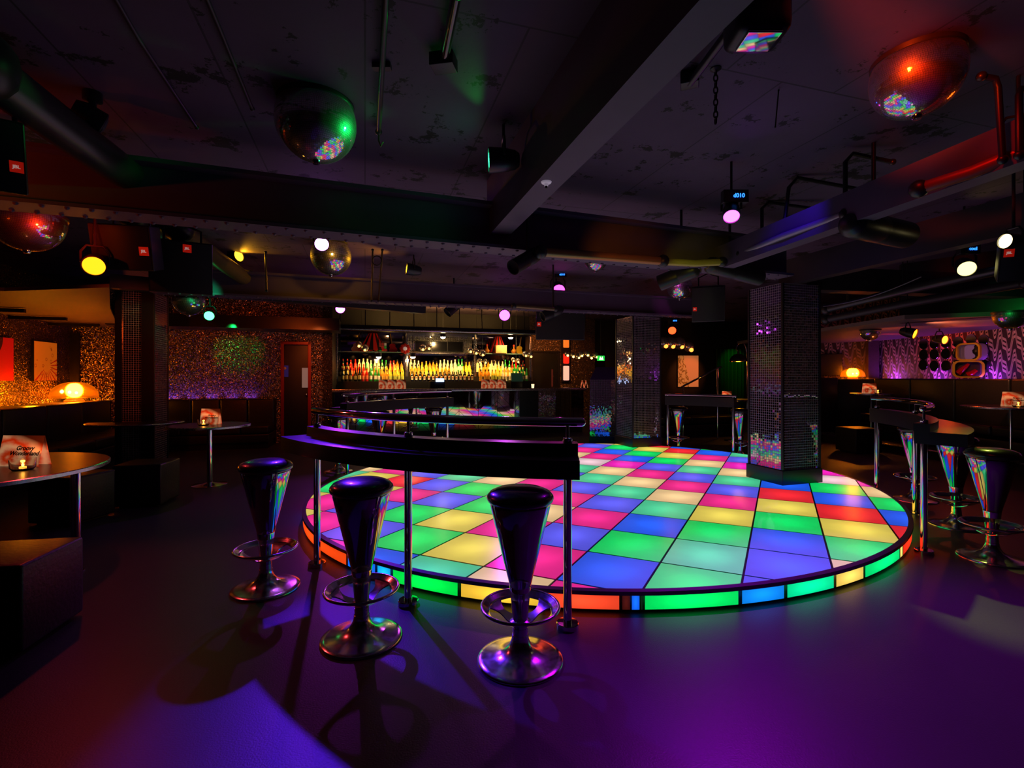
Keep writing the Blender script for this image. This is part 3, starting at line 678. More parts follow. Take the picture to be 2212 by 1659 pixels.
# back bar
s_l, s_c0, s_c1, s_r = sB(728, 1.6), sB(878, 1.6), sB(1024, 1.6), sB(1143, 1.6)
bb = thing('back_bar', 'mirrored back bar shelving with a mosaic middle bay and steel uprights', 'shelving', B((s_l+s_r)/2, 1.6), BETA); o2 = (s_l+s_r)/2; W = s_r-s_l
MB().box((0, .36, 1.78), (W, .03, 1.5)).build('mirror_back', mat('smoked_mirror', (.22, .18, .26), .06, 1.0), bb)
MB().box((0, -.05, .5), (W, .75, 1.0)).build('lower_cabinet', BLACKW, bb)
for k, (d, z) in enumerate(((-.33, 1.27), (-.13, 1.39), (.06, 1.51))):
    MB().box((0, d+.05, (z+1.0)/2), (W-.06, .2, z-1.0)).build('bottle_step', BLACKP, bb)
for a, b2 in ((s_l, s_c0), (s_c1, s_r)): MB().box(((a+b2)/2-o2, .05, 2.0), (b2-a-.05, .42, .018)).build('glass_shelf', mat('green_shelf_glass', (.35, .55, .45), .08, .3), bb)
MB().box(((s_c0+s_c1)/2-o2, .05, 1.99), (s_c1-s_c0, .44, .03)).build('steel_shelf', STEEL, bb)
MB().box(((s_c0+s_c1)/2-o2, .30, 2.26), (s_c1-s_c0, .03, .50)).build('mosaic_bay', mosaic('bright_mosaic', .028, .2, (.45, .42, .36)), bb)
for s_ in (s_l, s_c0, s_c1, s_r): MB().box((s_-o2, -.12, 1.75), (.06, .06, 1.5)).build('upright', STEEL, bb, bevel=.01)
MB().box((0, .1, 2.53), (W, .6, .06)).build('top_board', BLACKW, bb)
# three dark oven-like glass panels as a screen
scp = B((s_c0+s_c1)/2, 1.86, 2.06); sr = thing('menu_screen', 'wide black screen in three panels in the mosaic bay over the bottles', 'screen', scp, BETA)
MB().box((0, 0, .13), (1.28, .04, .28)).build('bezel', BLACKP, sr, bevel=.008)
for k in range(3): MB().box((-.42+.42*k, -.022, .13), (.40, .006, .25)).build('panel_glass', mat('dark_screen_glass', (.008, .008, .01), .12), sr)

# bottles
def bottle_proto(kind, glass, label, cap, prof):
    o = thing('bottle', '', 'bottle', (0, 0, 0))
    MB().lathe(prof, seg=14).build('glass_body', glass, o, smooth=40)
    h = prof[-1][1]
    MB().lathe([(.016, h-.045), (.017, h-.04), (.017, h+.002), (1e-5, h+.003)], seg=12).build('cap', cap, o, smooth=40)
    r = max(p[0] for p in prof)
    MB().lathe([(r+.0008, .05), (r+.0008, .14)], seg=14, cap=False).build('paper_label', label, o, smooth=60)
    return o
def rnd(r, h, sh): return [(.002, 0), (r, .004), (r, h*sh), (r*.9, h*(sh+.05)), (.015, h*(sh+.20)), (.0135, h)]
def liq(name, c, e=0.0): return mat(name, c, .08, 0, coat=.6, emit=c if e else None, es=e)  # e adds a glow standing in for shelf light in the glass
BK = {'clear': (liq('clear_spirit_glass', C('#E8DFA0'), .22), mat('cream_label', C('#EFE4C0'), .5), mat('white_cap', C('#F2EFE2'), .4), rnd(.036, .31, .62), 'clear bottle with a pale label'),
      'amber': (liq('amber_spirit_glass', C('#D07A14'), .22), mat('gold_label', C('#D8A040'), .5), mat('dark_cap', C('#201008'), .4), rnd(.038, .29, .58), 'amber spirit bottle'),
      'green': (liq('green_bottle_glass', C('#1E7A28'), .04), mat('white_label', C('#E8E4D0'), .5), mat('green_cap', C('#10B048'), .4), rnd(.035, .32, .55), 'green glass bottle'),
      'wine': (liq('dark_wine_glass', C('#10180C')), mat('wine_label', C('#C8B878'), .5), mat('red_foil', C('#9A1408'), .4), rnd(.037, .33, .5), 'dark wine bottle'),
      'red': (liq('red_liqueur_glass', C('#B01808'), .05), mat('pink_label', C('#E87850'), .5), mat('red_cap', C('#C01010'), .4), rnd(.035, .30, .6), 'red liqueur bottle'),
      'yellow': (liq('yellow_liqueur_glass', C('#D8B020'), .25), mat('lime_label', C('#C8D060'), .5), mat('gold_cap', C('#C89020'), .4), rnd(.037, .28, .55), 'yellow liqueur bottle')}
PROT = {k: bottle_proto(k, *v[:4]) for k, v in BK.items()}
USED = {k: False for k in PROT}
def sqbottle():
    o = thing('bottle', '', 'bottle', (0, 0, 0))
    MB().box((0, 0, .085), (.075, .075, .17)).build('glass_body', liq('black_square_glass', C('#100A06')), o, bevel=.008)
    MB().lathe([(.036, .17), (.016, .20), (.014, .25)], seg=12).build('neck', MATS['black_square_glass'], o, smooth=40)
    MB().lathe([(.017, .225), (.017, .255), (1e-5, .256)], seg=12).build('cap', MATS['dark_cap'], o, smooth=40)
    MB().box((0, -.0385, .085), (.052, .002, .10)).build('paper_label', MATS['cream_label'], o)
    MB().box((0, -.0398, .095), (.034, .0015, .035)).build('label_patch', mat('orange_patch', C('#D86020'), .5), o)
    return o
PROT['square'] = sqbottle(); USED['square'] = False
ROWN = ('front', 'middle', 'back')
def put_bottle(kind, s_, d, z, lab, grp):
    p = B(s_, d, z)
    if not USED[kind]:
        o = PROT[kind]; USED[kind] = True; o.location = p; o.rotation_euler = (0, 0, BETA); o['label'] = lab; o['group'] = grp
    else: dup(PROT[kind], p, BETA, lab, grp, random.uniform(.92, 1.08))
SECT = {'left': (s_l+.10, s_c0-.07), 'middle': (s_c0+.07, s_c1-.07), 'right': (s_c1+.07, s_r-.12)}
MIX = {('left', 0): 'wine wine red green amber yellow yellow', ('left', 1): 'wine red red green amber amber yellow yellow', ('left', 2): 'wine red clear clear clear green red amber',
       ('middle', 0): 'square', ('middle', 1): 'amber yellow amber clear yellow', ('middle', 2): 'clear yellow amber clear clear green yellow',
       ('right', 0): 'amber yellow clear green green', ('right', 1): 'amber clear yellow amber green wine', ('right', 2): 'clear amber clear clear green red wine'}
for (sec, row), mix in MIX.items():
    a, b2 = SECT[sec]; kinds = mix.split(); n = int((b2-a)/(.098 if kinds == ['square'] else .092)); d = (1.27, 1.47, 1.66)[row]; z = (1.27, 1.39, 1.51)[row]
    for k in range(n):
        kd = kinds[min(len(kinds)-1, int(k*len(kinds)/n))] if len(kinds) > 1 else kinds[0]
        lab = ('black square bottle with a cream label, front row in the middle of the back bar' if kd == 'square' else '%s in the %s row, %s bay of the back bar' % (BK[kd][4], ROWN[row], sec))
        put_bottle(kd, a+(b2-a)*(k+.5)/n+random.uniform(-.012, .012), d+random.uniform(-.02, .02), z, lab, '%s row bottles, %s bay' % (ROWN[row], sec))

# decorations on the top shelves
def on_shelf(px, d=1.6, z=2.01): return B(sB(px, d), d, z)
def shade(lab, px, r):
    o = thing('striped_lampshade', lab, 'lampshade', on_shelf(px), BETA); A_, B_ = MB(), MB(); n = 20
    for k in range(n):
        a0, a1 = 2*PI*k/n, 2*PI*(k+1)/n
        vs = [(rr*math.cos(a), rr*math.sin(a), z) for rr, z in ((r, .03), (r*.78, .16), (r*.30, .46)) for a in (a0, a1)]
        (A_ if k % 2 else B_).add(vs, [(0, 1, 3, 2), (2, 3, 5, 4)])
    A_.build('red_panels', mat('red_shade_cloth', C('#D01808'), .6, emit=C('#C01000'), es=.10), o); B_.build('dark_panels', mat('dark_shade_cloth', C('#180806'), .7), o)
    MB().lathe([(.05, 0), (.05, .01), (.012, .02), (.012, .46)], seg=16).build('stand', BLACKM, o, smooth=40)
shade('red and black striped lampshade on the left top shelf, behind the puzzle cube', 806, .36)
shade('red and black striped lampshade on the right top shelf, behind the patterned box', 1076, .26)
pc = thing('puzzle_cube', 'colourful puzzle cube on the left top shelf of the bar', 'puzzle cube', on_shelf(822, 1.48), BETA+.5)
MB().box((0, 0, .11), (.218, .218, .218)).build('cube_core', BLACKP, pc, bevel=.006)
PAL = ['#F4F4F0', '#FFD000', '#FF5A10', '#1060E0', '#18C040', '#D81818']; rnd2 = random.Random(5); stk = MB()
for ax in range(4):
    rot = Matrix.Rotation(ax*PI/2, 3, 'Z')
    for i in range(3):
        for j in range(3):
            c = rot @ Vector(((i-1)*.072, -.1095, 0)); c.z = .11+(j-1)*.072; col = C(rnd2.choice(PAL))
            q = [rot @ Vector(((i-1)*.072+dx*.031, -.1105, 0))+Vector((0, 0, .11+(j-1)*.072+dz*.031)) for dx, dz in ((-1, -1), (1, -1), (1, 1), (-1, 1))]
            stk.add(q, [(0, 1, 2, 3)], None, col)
for i in range(3):
    for j in range(3): stk.add([((i-1)*.072+dx*.031, (j-1)*.072+dz*.031, .2205) for dx, dz in ((-1, -1), (1, -1), (1, 1), (-1, 1))], [(0, 1, 2, 3)], None, C(rnd2.choice(PAL)))
ms = mat('cube_stickers', (.5, .5, .5), .4); t, b = nt(ms); at = t.nodes.new('ShaderNodeAttribute'); at.attribute_name = 'Col'; t.links.new(at.outputs['Color'], b.inputs['Base Color'])
stk.build('stickers', ms, pc)
def guitar(lab, px, col, lean):
    o = thing('guitar', lab, 'guitar', on_shelf(px, 1.70), BETA)
    Rm = Matrix.Rotation(lean, 3, 'Y')
    prof = [(.10, 0), (.145, .05), (.15, .10), (.125, .16), (.10, .20), (.115, .26), (.10, .31), (.05, .34)]
    poly = [(x, z) for x, z in prof]+[(-x, z) for x, z in reversed(prof)]
    MB().extr([(p[0]*.7, p[1]*.65) for p in poly], Vector((0, 0, 0)), Rm @ Vector((1, 0, 0)), Rm @ Vector((0, 0, 1)), .05).build('body', mat('guitar_'+lab[:12], col, .25, coat=.5), o)
    p0, p1 = Rm @ Vector((0, -.03, .16)), Rm @ Vector((0, -.03, .50))
    MB().tube([p0, p1], .016, 8).build('neck', mat('maple_neck', C('#8A5A24'), .4), o); MB().sph(Rm @ Vector((0, -.03, .51)), .028, 10, 6).build('headstock', BLACKP, o, smooth=60)
guitar('pale guitar leaning at the left of the top bar shelf', 767, C('#B8B0A0'), .22)
guitar('red guitar leaning on the left top bar shelf, right of the puzzle cube', 850, C('#B81810'), -.18)
guitar('yellow guitar leaning at the right end of the top bar shelf', 1119, C('#C09018'), .18)
fw_ = thing('flower_ornament', 'red flower ornament with a white centre on the steel upright', 'ornament', B(sB(875, 1.42), 1.42, zB(875, 766, 1.42)), BETA)
fm = MB()
for k in range(8): fm.sph((.085*math.cos(k*PI/4), 0, .15+.085*math.sin(k*PI/4)), .05, 10, 6)
fm.build('petals', mat('red_petals', C('#C81408'), .4), fw_, smooth=60); MB().sph((0, -.03, .15), .05, 14, 8).build('centre', mat('white_disc', C('#F0D8D0'), .4, emit=C('#F0D8D0'), es=.2), fw_, smooth=60)
MB().cyl((0, .02, -.2), (0, .02, .15), .01, 8).build('stem', BLACKM, fw_)
bx = thing('patterned_box', 'pink and gold patterned box on the right top bar shelf', 'box', on_shelf(1081, 1.42), BETA)
MB().box((0, 0, .10), (.30, .2, .20)).build('box_body', noisy('patterned_card', C('#E87A68'), C('#F0C060'), 14, .5), bx, bevel=.004)
MB().box((0, 0, .205), (.31, .21, .02)).build('box_lid', mat('box_lid', C('#E08878'), .5), bx, bevel=.004)
for px, lab in ((1052, 'small amber vase left of the patterned box on the top bar shelf'), (1110, 'small amber vase right of the patterned box on the top bar shelf')):
    v = thing('vase', lab, 'vase', on_shelf(px, 1.48), BETA, 'amber vases on the top bar shelf')
    MB().lathe([(.03, 0), (.065, .03), (.075, .07), (.05, .11), (.022, .14), (.02, .18), (.028, .20)], seg=20, cap=False).build('vase_body', liq('amber_vase', C('#A86018')), v, smooth=60)
    MB().sph((0, 0, .215), .03, 12, 8).build('stopper', mat('red_stopper', C('#D03020'), .3), v, smooth=60)
# hanging globe lights
def globes(lab, p, n=4, r=.085, warm='#FFC060', grp='bubble globe lights', es=4.0, sp=.15):
    o = thing('globe_light', lab, 'pendant light', p, BETA, grp); rr = random.Random(lab)
    top = CZ-p[2]
    for k in range(n):
        c = Vector(((k-(n-1)/2)*sp+rr.uniform(-.02, .02), rr.uniform(-.08, .08), rr.uniform(-.05, .05)))
        g = MB().sph(c, r*rr.uniform(.8, 1.1), 18, 10).build('globe', mat('half_silvered_globe', (.85, .75, .6), .03, .75), o, smooth=80)
        MB().sph(c-Vector((0, r*.75, r*.62)), r*.36, 10, 6).build('bulb', glow('bulb_'+warm+str(es), C(warm), es), g, smooth=80)
    MB().tube([(0, 0, .02), (0, 0, top)], .006, 6).build('cord', BLACKM, o)
globes('pair of silvered globe lights in front of the mosaic bay, left', B(sB(920, .9), .9, zB(920, 752, .9)), 2)
globes('silvered globe lights right of the black screen', B(sB(1030, .9), .9, zB(1030, 759, .9)), 3)
globes('pair of silvered globe lights in front of the yellow guitar', B(sB(1141, .9), .9, zB(1141, 767, .9)), 2)
globes('globe lights over the left bottles, below the puzzle cube', B(sB(782, .9), .9, zB(782, 748, .9)), 2)
globes('globe lights low over the right-hand bottles', B(sB(1042, 1.0), 1.0, zB(1042, 779, 1.0)), 2, .07)
globes('globe lights low over the dark bottles at the far right of the bar', B(sB(1115, 1.0), 1.0, zB(1115, 778, 1.0)), 2, .07)
globes('three globe lights over the bar end, left of the exit sign', B(sB(1236, .6), .6, zB(1236, 767, .6)), 3, .08, es=7)
globes('four globe lights hanging at the right end of the bar', B(sB(1271, .6), .6, zB(1271, 766, .6)), 4, .08, es=7)
globes('bronze globe cluster lights seen right of the back column', pt(1458, 744, 11.1), 4, .13, '#FF8030', sp=.24)
# lamp units with bright bulbs at the bar
def downlight(lab, px, py, d, power, es=60):
    p = B(sB(px, d), d, zB(px, py, d)); o = thing('bar_spotlight', lab, 'spotlight', p, BETA, 'warm bar spotlights')
    MB().lathe([(.065, -.0), (.07, .09), (.02, .10), (1e-5, .10)], seg=18).build('housing', BLACKM, o, smooth=40)
    MB().lathe([(.063, .004), (.045, -.03), (1e-5, -.045)], seg=18, cap=False).build('lens', glow('bar_bulb', C('#FFE0A0'), es), o, smooth=60)
    top = 2.40 if p.z < 2.36 else CZ
    MB().cyl((0, 0, .09), (0, 0, top-p.z), .008, 8).build('stem', BLACKM, o)
    lamp('SPOT', p-Vector((0, 0, .04)), C('#FFC878'), power, p+BV*.9-Vector((0, 0, 1.1)), 130, .8, .04)
downlight('bright warm spotlight over the left bottles, first of two', 818, 771, 1.0, 30)
downlight('bright warm spotlight over the left bottles, nearer the mosaic bay', 892, 771, 1.0, 30)
downlight('very bright warm spotlight in front of the mosaic bay', 957, 728, .9, 150, 90)
downlight('bright warm spotlight above the patterned box', 1103, 729, .9, 90)
for px in (760, 800, 845, 905, 957, 1005, 1050, 1100): lamp('SPOT', B(sB(px, 1.22), 1.22, 1.95), C('#FFBE58'), 34, B(sB(px, 1.6), 1.6, 1.35), 110, .9, .02)
for px in (850, 965, 1080): lamp('SPOT', B(sB(px, .5), .5, 2.6), C('#FFC468'), 60, B(sB(px, .5), .8, 3.1), 150, .8, .05)
# small things on the bar top
tl_ = thing('cash_register', 'black till with a glowing screen at the right of the back bar', 'till', B(sB(1115, .75), .75, 1.10), BETA)
MB().box((0, .1, .10), (.32, .3, .20)).build('till_body', BLACKP, tl_, bevel=.015); MB().box((0, -.06, .27), (.30, .03, .22), M=Matrix.Rotation(-.3, 3, 'X')).build('till_screen', mat('dim_screen', (.01, .015, .012), .15, emit=C('#203828'), es=.4), tl_, bevel=.006)
tl_ = thing('cash_register', 'black till with a white-lit screen in the middle of the bar', 'till', B(sB(945, .75), .75, 1.10), BETA)
MB().box((0, .1, .09), (.36, .28, .18)).build('till_body', BLACKP, tl_, bevel=.015); MB().box((.05, -.06, .20), (.20, .03, .08), M=Matrix.Rotation(-.3, 3, 'X')).build('till_screen', glow('white_screen', C('#B8D0FF'), 2.0), tl_)
cp = thing('candle_cup', 'glowing white candle cup on the bar top near the dark doorway', 'candle', B(sB(1151, .35), .35, 1.10), BETA)
MB().lathe([(.03, 0), (.038, .10), (.034, .10), (.028, .01)], seg=18, cap=False).build('cup', glow('lit_cup', C('#FFE0A8'), 1.6), cp, smooth=40); MB().sph((0, 0, .06), .014, 8, 6).build('flame', glow('flame', C('#FFC050'), 20), cp, smooth=60)

# ---------------------------------------------------------------- menu cards and candles
def cardmat():
    m = mat('menu_print', (.6, .2, .08), .45); t, b = nt(m); uv = t.nodes.new('ShaderNodeUVMap').outputs[0]; x, y, z = sep(t, uv)
    n = noise(t, uv, 3.0, 3)
    dx, dy = mth(t, 'SUBTRACT', x, .22), mth(t, 'SUBTRACT', y, .30); rr_ = mth(t, 'SQRT', mth(t, 'ADD', mth(t, 'MULTIPLY', dx, dx), mth(t, 'MULTIPLY', mth(t, 'MULTIPLY', dy, dy), .8)))
    wv = mth(t, 'MULTIPLY_ADD', mth(t, 'SINE', mth(t, 'MULTIPLY', mth(t, 'ADD', rr_, mth(t, 'MULTIPLY', n, .35)), 17.0)), .5, .5)
    c1 = mixc(t, mth(t, 'MULTIPLY', wv, .75), C('#D8380C'), C('#FFC890'))
    dk = t.nodes.new('ShaderNodeMapRange'); dk.inputs[1].default_value = .95; dk.inputs[2].default_value = 1.25; t.links.new(mth(t, 'ADD', mth(t, 'MULTIPLY', x, .5), y), dk.inputs[0])
    c2 = mixc(t, dk.outputs[0], c1, C('#4A1606')); t.links.new(c2, b.inputs['Base Color']); t.links.new(c2, b.inputs['Emission Color']); b.inputs['Emission Strength'].default_value = .38; return m  # print glows of itself, imitating light on the cards
CARD = cardmat(); INK = mat('dark_ink', C('#241004'), .5); CREAM = mat('card_back', C('#D8C0A0'), .6)
def menu(lab, p, rz, wd=.22, h=.20, grp='tent menu cards'):
    o = thing('menu_card', lab, 'menu card', p, rz, grp); dy = h*.22
    f = MB().add([(-wd/2, -dy, 0), (wd/2, -dy, 0), (wd/2, 0, h), (-wd/2, 0, h)], [(0, 1, 2, 3)], [[(0, 0), (1, 0), (1, 1), (0, 1)]]).build('front_panel', CARD, o)
    MB().add([(-wd/2, dy, 0), (wd/2, dy, 0), (wd/2, .001, h), (-wd/2, .001, h)], [(0, 1, 2, 3)], [[(0, 0), (1, 0), (1, 1), (0, 1)]]).build('back_panel', CARD, o)
    tl = math.atan2(h, dy)
    text('Groovy\nWonderland', wd*.135, INK, o, (wd*.10, -dy*.5-.003, h*.50), (tl, 0, 0), 'lettering', .3)
    return o
def candle(lab, p, power=1.2, grp='glass candle holders'):
    o = thing('candle_holder', lab, 'candle', p, 0, grp)
    MB().lathe([(1e-5, .006), (.050, .006), (.062, .02), (.066, .075), (.069, .075), (.066, .018), (.052, 0), (1e-5, 0)], seg=28, cap=False).build('glass_bowl', mat('candle_glass', (1, .93, .85), .03, trans=1.0), o, smooth=50)
    MB().lathe([(.019, .007), (.019, .022), (1e-5, .022)], seg=18).build('tealight', mat('wax', C('#FFD890'), .5, emit=C('#FFB040'), es=1.5), o, smooth=40)
    MB().lathe([(1e-5, .022), (.007, .030), (.006, .038), (1e-5, .055)], seg=10).build('flame', glow('flame', C('#FFC050'), 20), o, smooth=60)
    lamp('POINT', Vector(p)+Vector((0, 0, .06)), C('#FF9A30'), power, radius=.012)
for px, w_ in ((828, 'left of three menu cards on the left of the bar top'), (847, 'middle of three menu cards on the left of the bar top'), (867, 'right of three menu cards on the left of the bar top'),
               (1049, 'left of three menu cards on the right of the bar top'), (1066, 'middle of three menu cards on the right of the bar top'), (1084, 'right of three menu cards on the right of the bar top')):
    menu('orange tent card, '+w_, B(sB(px, .2), .2, 1.10), BETA, .20, .22, 'menu cards on the bar top')
for px, w_ in ((1258, 'left of two'), (1266, 'right of two')): menu('orange tent card seen edge-on at the bar end, '+w_, B(sB(px, .3), .3, 1.10), BETA+R(58), .16, .20, 'menu cards on the bar top')

# ================================================================= TABLES
def round_table(lab, c, zt, r, legs, base=None, z0=0.0, edge=.028, lr=.018, m=None):
    o = thing('round_table', lab, 'table', (c[0], c[1], z0)); H = zt-z0
    MB().lathe([(1e-5, H-edge), (r-.002, H-edge), (r-.002, H), (1e-5, H)], seg=64, cap=False).build('table_top', m or DARKT, o, smooth=30)
    MB().lathe([(r-.003, H-edge), (r+.004, H-edge+.003), (r+.004, H-.003), (r-.003, H+.001)], seg=64, cap=False).build('steel_edge_band', STEEL, o, smooth=30)
    for lx_, ly_ in legs:
        MB().cyl((lx_, ly_, .0), (lx_, ly_, H-edge), lr, 20).lathe([(lr+.022, 0), (lr+.022, .008), (lr, .012)], (lx_, ly_, 0), seg=20).build('leg', CHROME, o, smooth=40)
    if base: MB().lathe([(base, 0), (base, .006), (base*.4, .022), (lr, .035)], seg=40).build('base', CHROME, o, smooth=40)
    return o
round_table('large round dark table with steel edge and slim legs at the left edge', (-3.72, 3.28), .75, .80, [(.655, .18), (.28, -.42), (-.5, .4), (-.4, -.4), (.3, .55)], lr=.020)
menu('orange groovy tent card on the large left table', (-3.44, 3.46, .75), -.05, .31, .21)
candle('glass candle holder glowing in front of the menu card on the large left table', (-3.27, 3.28, .75), 2.0)
T2 = fl(453, 1047); round_table('round pedestal table with chrome base, left of the dance floor', T2, .765, .46, [(0, 0)], .20, lr=.032)
q = pt(447, 918, T2.y); menu('orange tent card on the pedestal table left of the dance floor', (q.x, T2.y+.08, .765), .0, .24, .20)
candle('glass candle holder in front of the card on the left pedestal table', (q.x+.02, T2.y-.10, .765), 1.5)
# shelf round the left column
cs = thing('column_shelf', 'half-round dark shelf with steel edge fixed to the left mosaic column', 'shelf', Vector((-5.42, 6.72, .73))+BU*.25, BETA)
hp = [(.56*math.cos(a), -.02+.5*math.sin(a)) for a in [PI+PI*k/32 for k in range(33)]]
MB().prism(hp, 0, .028).build('shelf_board', DARKT, cs)
MB().tube([(p[0], p[1], .014) for p in hp], .014, 8).build('steel_edge_band', STEEL, cs, smooth=60)
round_table('round table with a menu card on the raised booth, by the steel-edged step', (7.14, 9.75), 1.05, .36, [(0, 0)], .16, .14)
menu('orange tent card on the booth table near the yellow lamp', (7.14, 9.80, 1.05), -.2, .24, .20); candle('candle holder on the booth table near the yellow lamp', (7.16, 9.60, 1.05), 1.5)
round_table('round table on the raised booth at the right edge', (7.22, 7.1), .95, .55, [(0, 0)], .12, .14)
menu('orange tent card on the booth table at the right edge', (7.28, 7.12, .95), -.3, .26, .21); candle('candle holder on the booth table at the right edge', (7.12, 6.90, .95), 1.5)
q = pt(1585, 862, 10.6); round_table('round table behind the far right rail', (q.x, q.y), q.z, .42, [(0, 0)], .2)
menu('small orange tent card beyond the far right rail', (q.x-.15, q.y, q.z), 0, .20, .17); candle('candle holder beyond the far right rail', (q.x-.2, q.y-.2, q.z), 1.2)

# ================================================================= SEATING
def sofa(lab, loc, rz, L, hb=.95, hs=.44, dep=.75, n=4):
    o = thing('banquette', lab, 'sofa', loc, rz)
    MB().box((0, -dep/2, .06), (L-.06, dep-.1, .12)).build('plinth', BLACKW, o)
    MB().box((0, -dep/2, .20), (L, dep, .16)).build('seat_base', LEATHER, o, bevel=.02)
    for k in range(n):
        x = -L/2+(k+.5)*L/n
        MB().box((x, -dep/2-.06, hs-.075), (L/n-.012, dep-.12, .15)).build('seat_cushion', LEATHER, o, bevel=.035)
        MB().box((x, -.08, (hb+hs)/2-.02), (L/n-.012, .16, hb-hs+.05)).build('back_cushion', LEATHER, o, bevel=.035)
    MB().box((0, .03, hb/2), (L, .08, hb)).build('back_board', BLACKW, o)
    return o
def LW(t, off): return LC-BV*t+BU*off
lg = LW(2.6, .33); solo(MB().box((lg.x, lg.y, .465), (5.2, .58, .93), BETA-PI/2), 'wall_ledge', BLACKW, 'dark boxed ledge behind the left banquette, lamp standing on it', 'ledge')
sofa('black leather banquette along the left wall under the pictures', LW(2.9, .70), BETA-PI/2+PI, 4.6, .95, .44, .75, 5)
sofa('black leather banquette under the glitter wall, left of the door', B((sB(345, -.2)+sB(600, -.2))/2, -.10), BETA, sB(600, -.2)-sB(345, -.2)-.1, .93, .44, .75, 4)
sofa('black leather banquette along the zigzag wall on the raised booth', (7.82, 7.55, .14), -PI/2, 5.7, 1.20, .48, .46, 6)
solo(MB().box((8.12, 7.55, .735), (.4, 5.7, 1.19)), 'wall_ledge', BLACKW, 'dark boxed ledge behind the booth banquette', 'ledge')
q = B(sB(1530, 3.0), 2.0); sofa('black banquette beyond the far right rail, under the bright picture', (4.25, 11.95, 0), R(16), 2.2, .95, .46, .7, 3)
def pouf(lab, c, s_=.45, rz=0.0, h=.45):
    o = thing('pouf', lab, 'pouf', (c[0], c[1], 0), rz, 'black cube poufs')
    MB().box((0, 0, h/2+.01), (s_, s_, h-.02)).build('leather_cube', LEATHER, o, bevel=.018); MB().box((0, 0, .012), (s_*.8, s_*.8, .024)).build('foot', BLACKP, o)
pouf('black leather cube pouf in the near left corner, under the large table', (-2.66, 2.58), .45, R(10))
pouf('black leather cube pouf below the shelf on the left column', (-3.98, 5.36), .45, R(12))
pouf('black leather cube pouf behind the large left table', (-4.22, 4.72), .45, R(-8))
pouf('black leather cube pouf on the booth step, behind the right ledge', (6.35, 9.0), .5, R(5))
cb = thing('low_cabinet', 'dark low cabinet with a steel kick strip beyond the right column', 'cabinet', (6.62, 10.6, 0), R(-12))
MB().box((0, .3, .72), (.75, .6, 1.28)).build('cabinet_body', BLACKW, cb, bevel=.01); MB().box((0, -.005, .16), (.75, .012, .05)).build('kick_strip', STEEL, cb); MB().box((0, .3, .05), (.70, .5, .1)).build('plinth', BLACKP, cb)

# ================================================================= MUSHROOM LAMPS
def dome_lamp(lab, p, r, power, nb=3):
    o = thing('dome_lamp', lab, 'lamp', p, 0, 'amber dome lamps')
    MB().lathe([(.42*r, 0), (.42*r, .03), (.30*r, .06), (.34*r, .20*r), (.20*r, .22*r)], seg=32).build('lamp_foot', mat('lamp_foot', C('#E8A050'), .3, emit=C('#FF8010'), es=.35), o, smooth=40)
    MB().lathe([(r, .22*r), (.995*r, .36*r), (.94*r, .56*r), (.80*r, .78*r), (.55*r, .95*r), (.25*r, 1.03*r), (1e-5, 1.05*r)], seg=48, cap=False).build('dome_shade', mat('amber_acrylic', C('#FFB050'), .15, trans=.92, emit=C('#FF6A00'), es=.55), o, smooth=60)
    for k in range(nb): MB().sph(((k-(nb-1)/2)*.26*r, -.2*r, .42*r), .05*r, 12, 8).build('bulb', glow('amber_bulb', C('#FFE890'), 18), o, smooth=60)
    lamp('POINT', Vector(p)+Vector((0, 0, .45*r)), C('#FF8A10'), power, radius=.08)
dome_lamp('glowing amber dome lamp on the dark ledge by the left pictures', LW(.62, .33)+Vector((0, 0, .93)), .34, 70)
q = pt(1842, 814, 11.2); dome_lamp('glowing amber dome lamp on the ledge in the right booth', (q.x, q.y, 1.33), .24, 45, 2)
solo(MB().box((q.x, q.y+.05, .735), (1.0, .5, 1.19), R(-32)), 'corner_ledge', BLACKW, 'dark corner ledge carrying the right amber lamp', 'ledge')
lamp('POINT', LW(1.75, .30)+Vector((0, 0, 1.08)), C('#FF8A08'), 22, radius=.05)
solo(MB().prism([LC+BU*.0-BV*.02, LC+BU*.14-BV*.02, LC+BU*.14-BV*.06, LC-BV*.06], .95, 2.2), 'corner_strip', BLACKW, 'dark corner strip between the pictures and the glitter wall', 'trim')

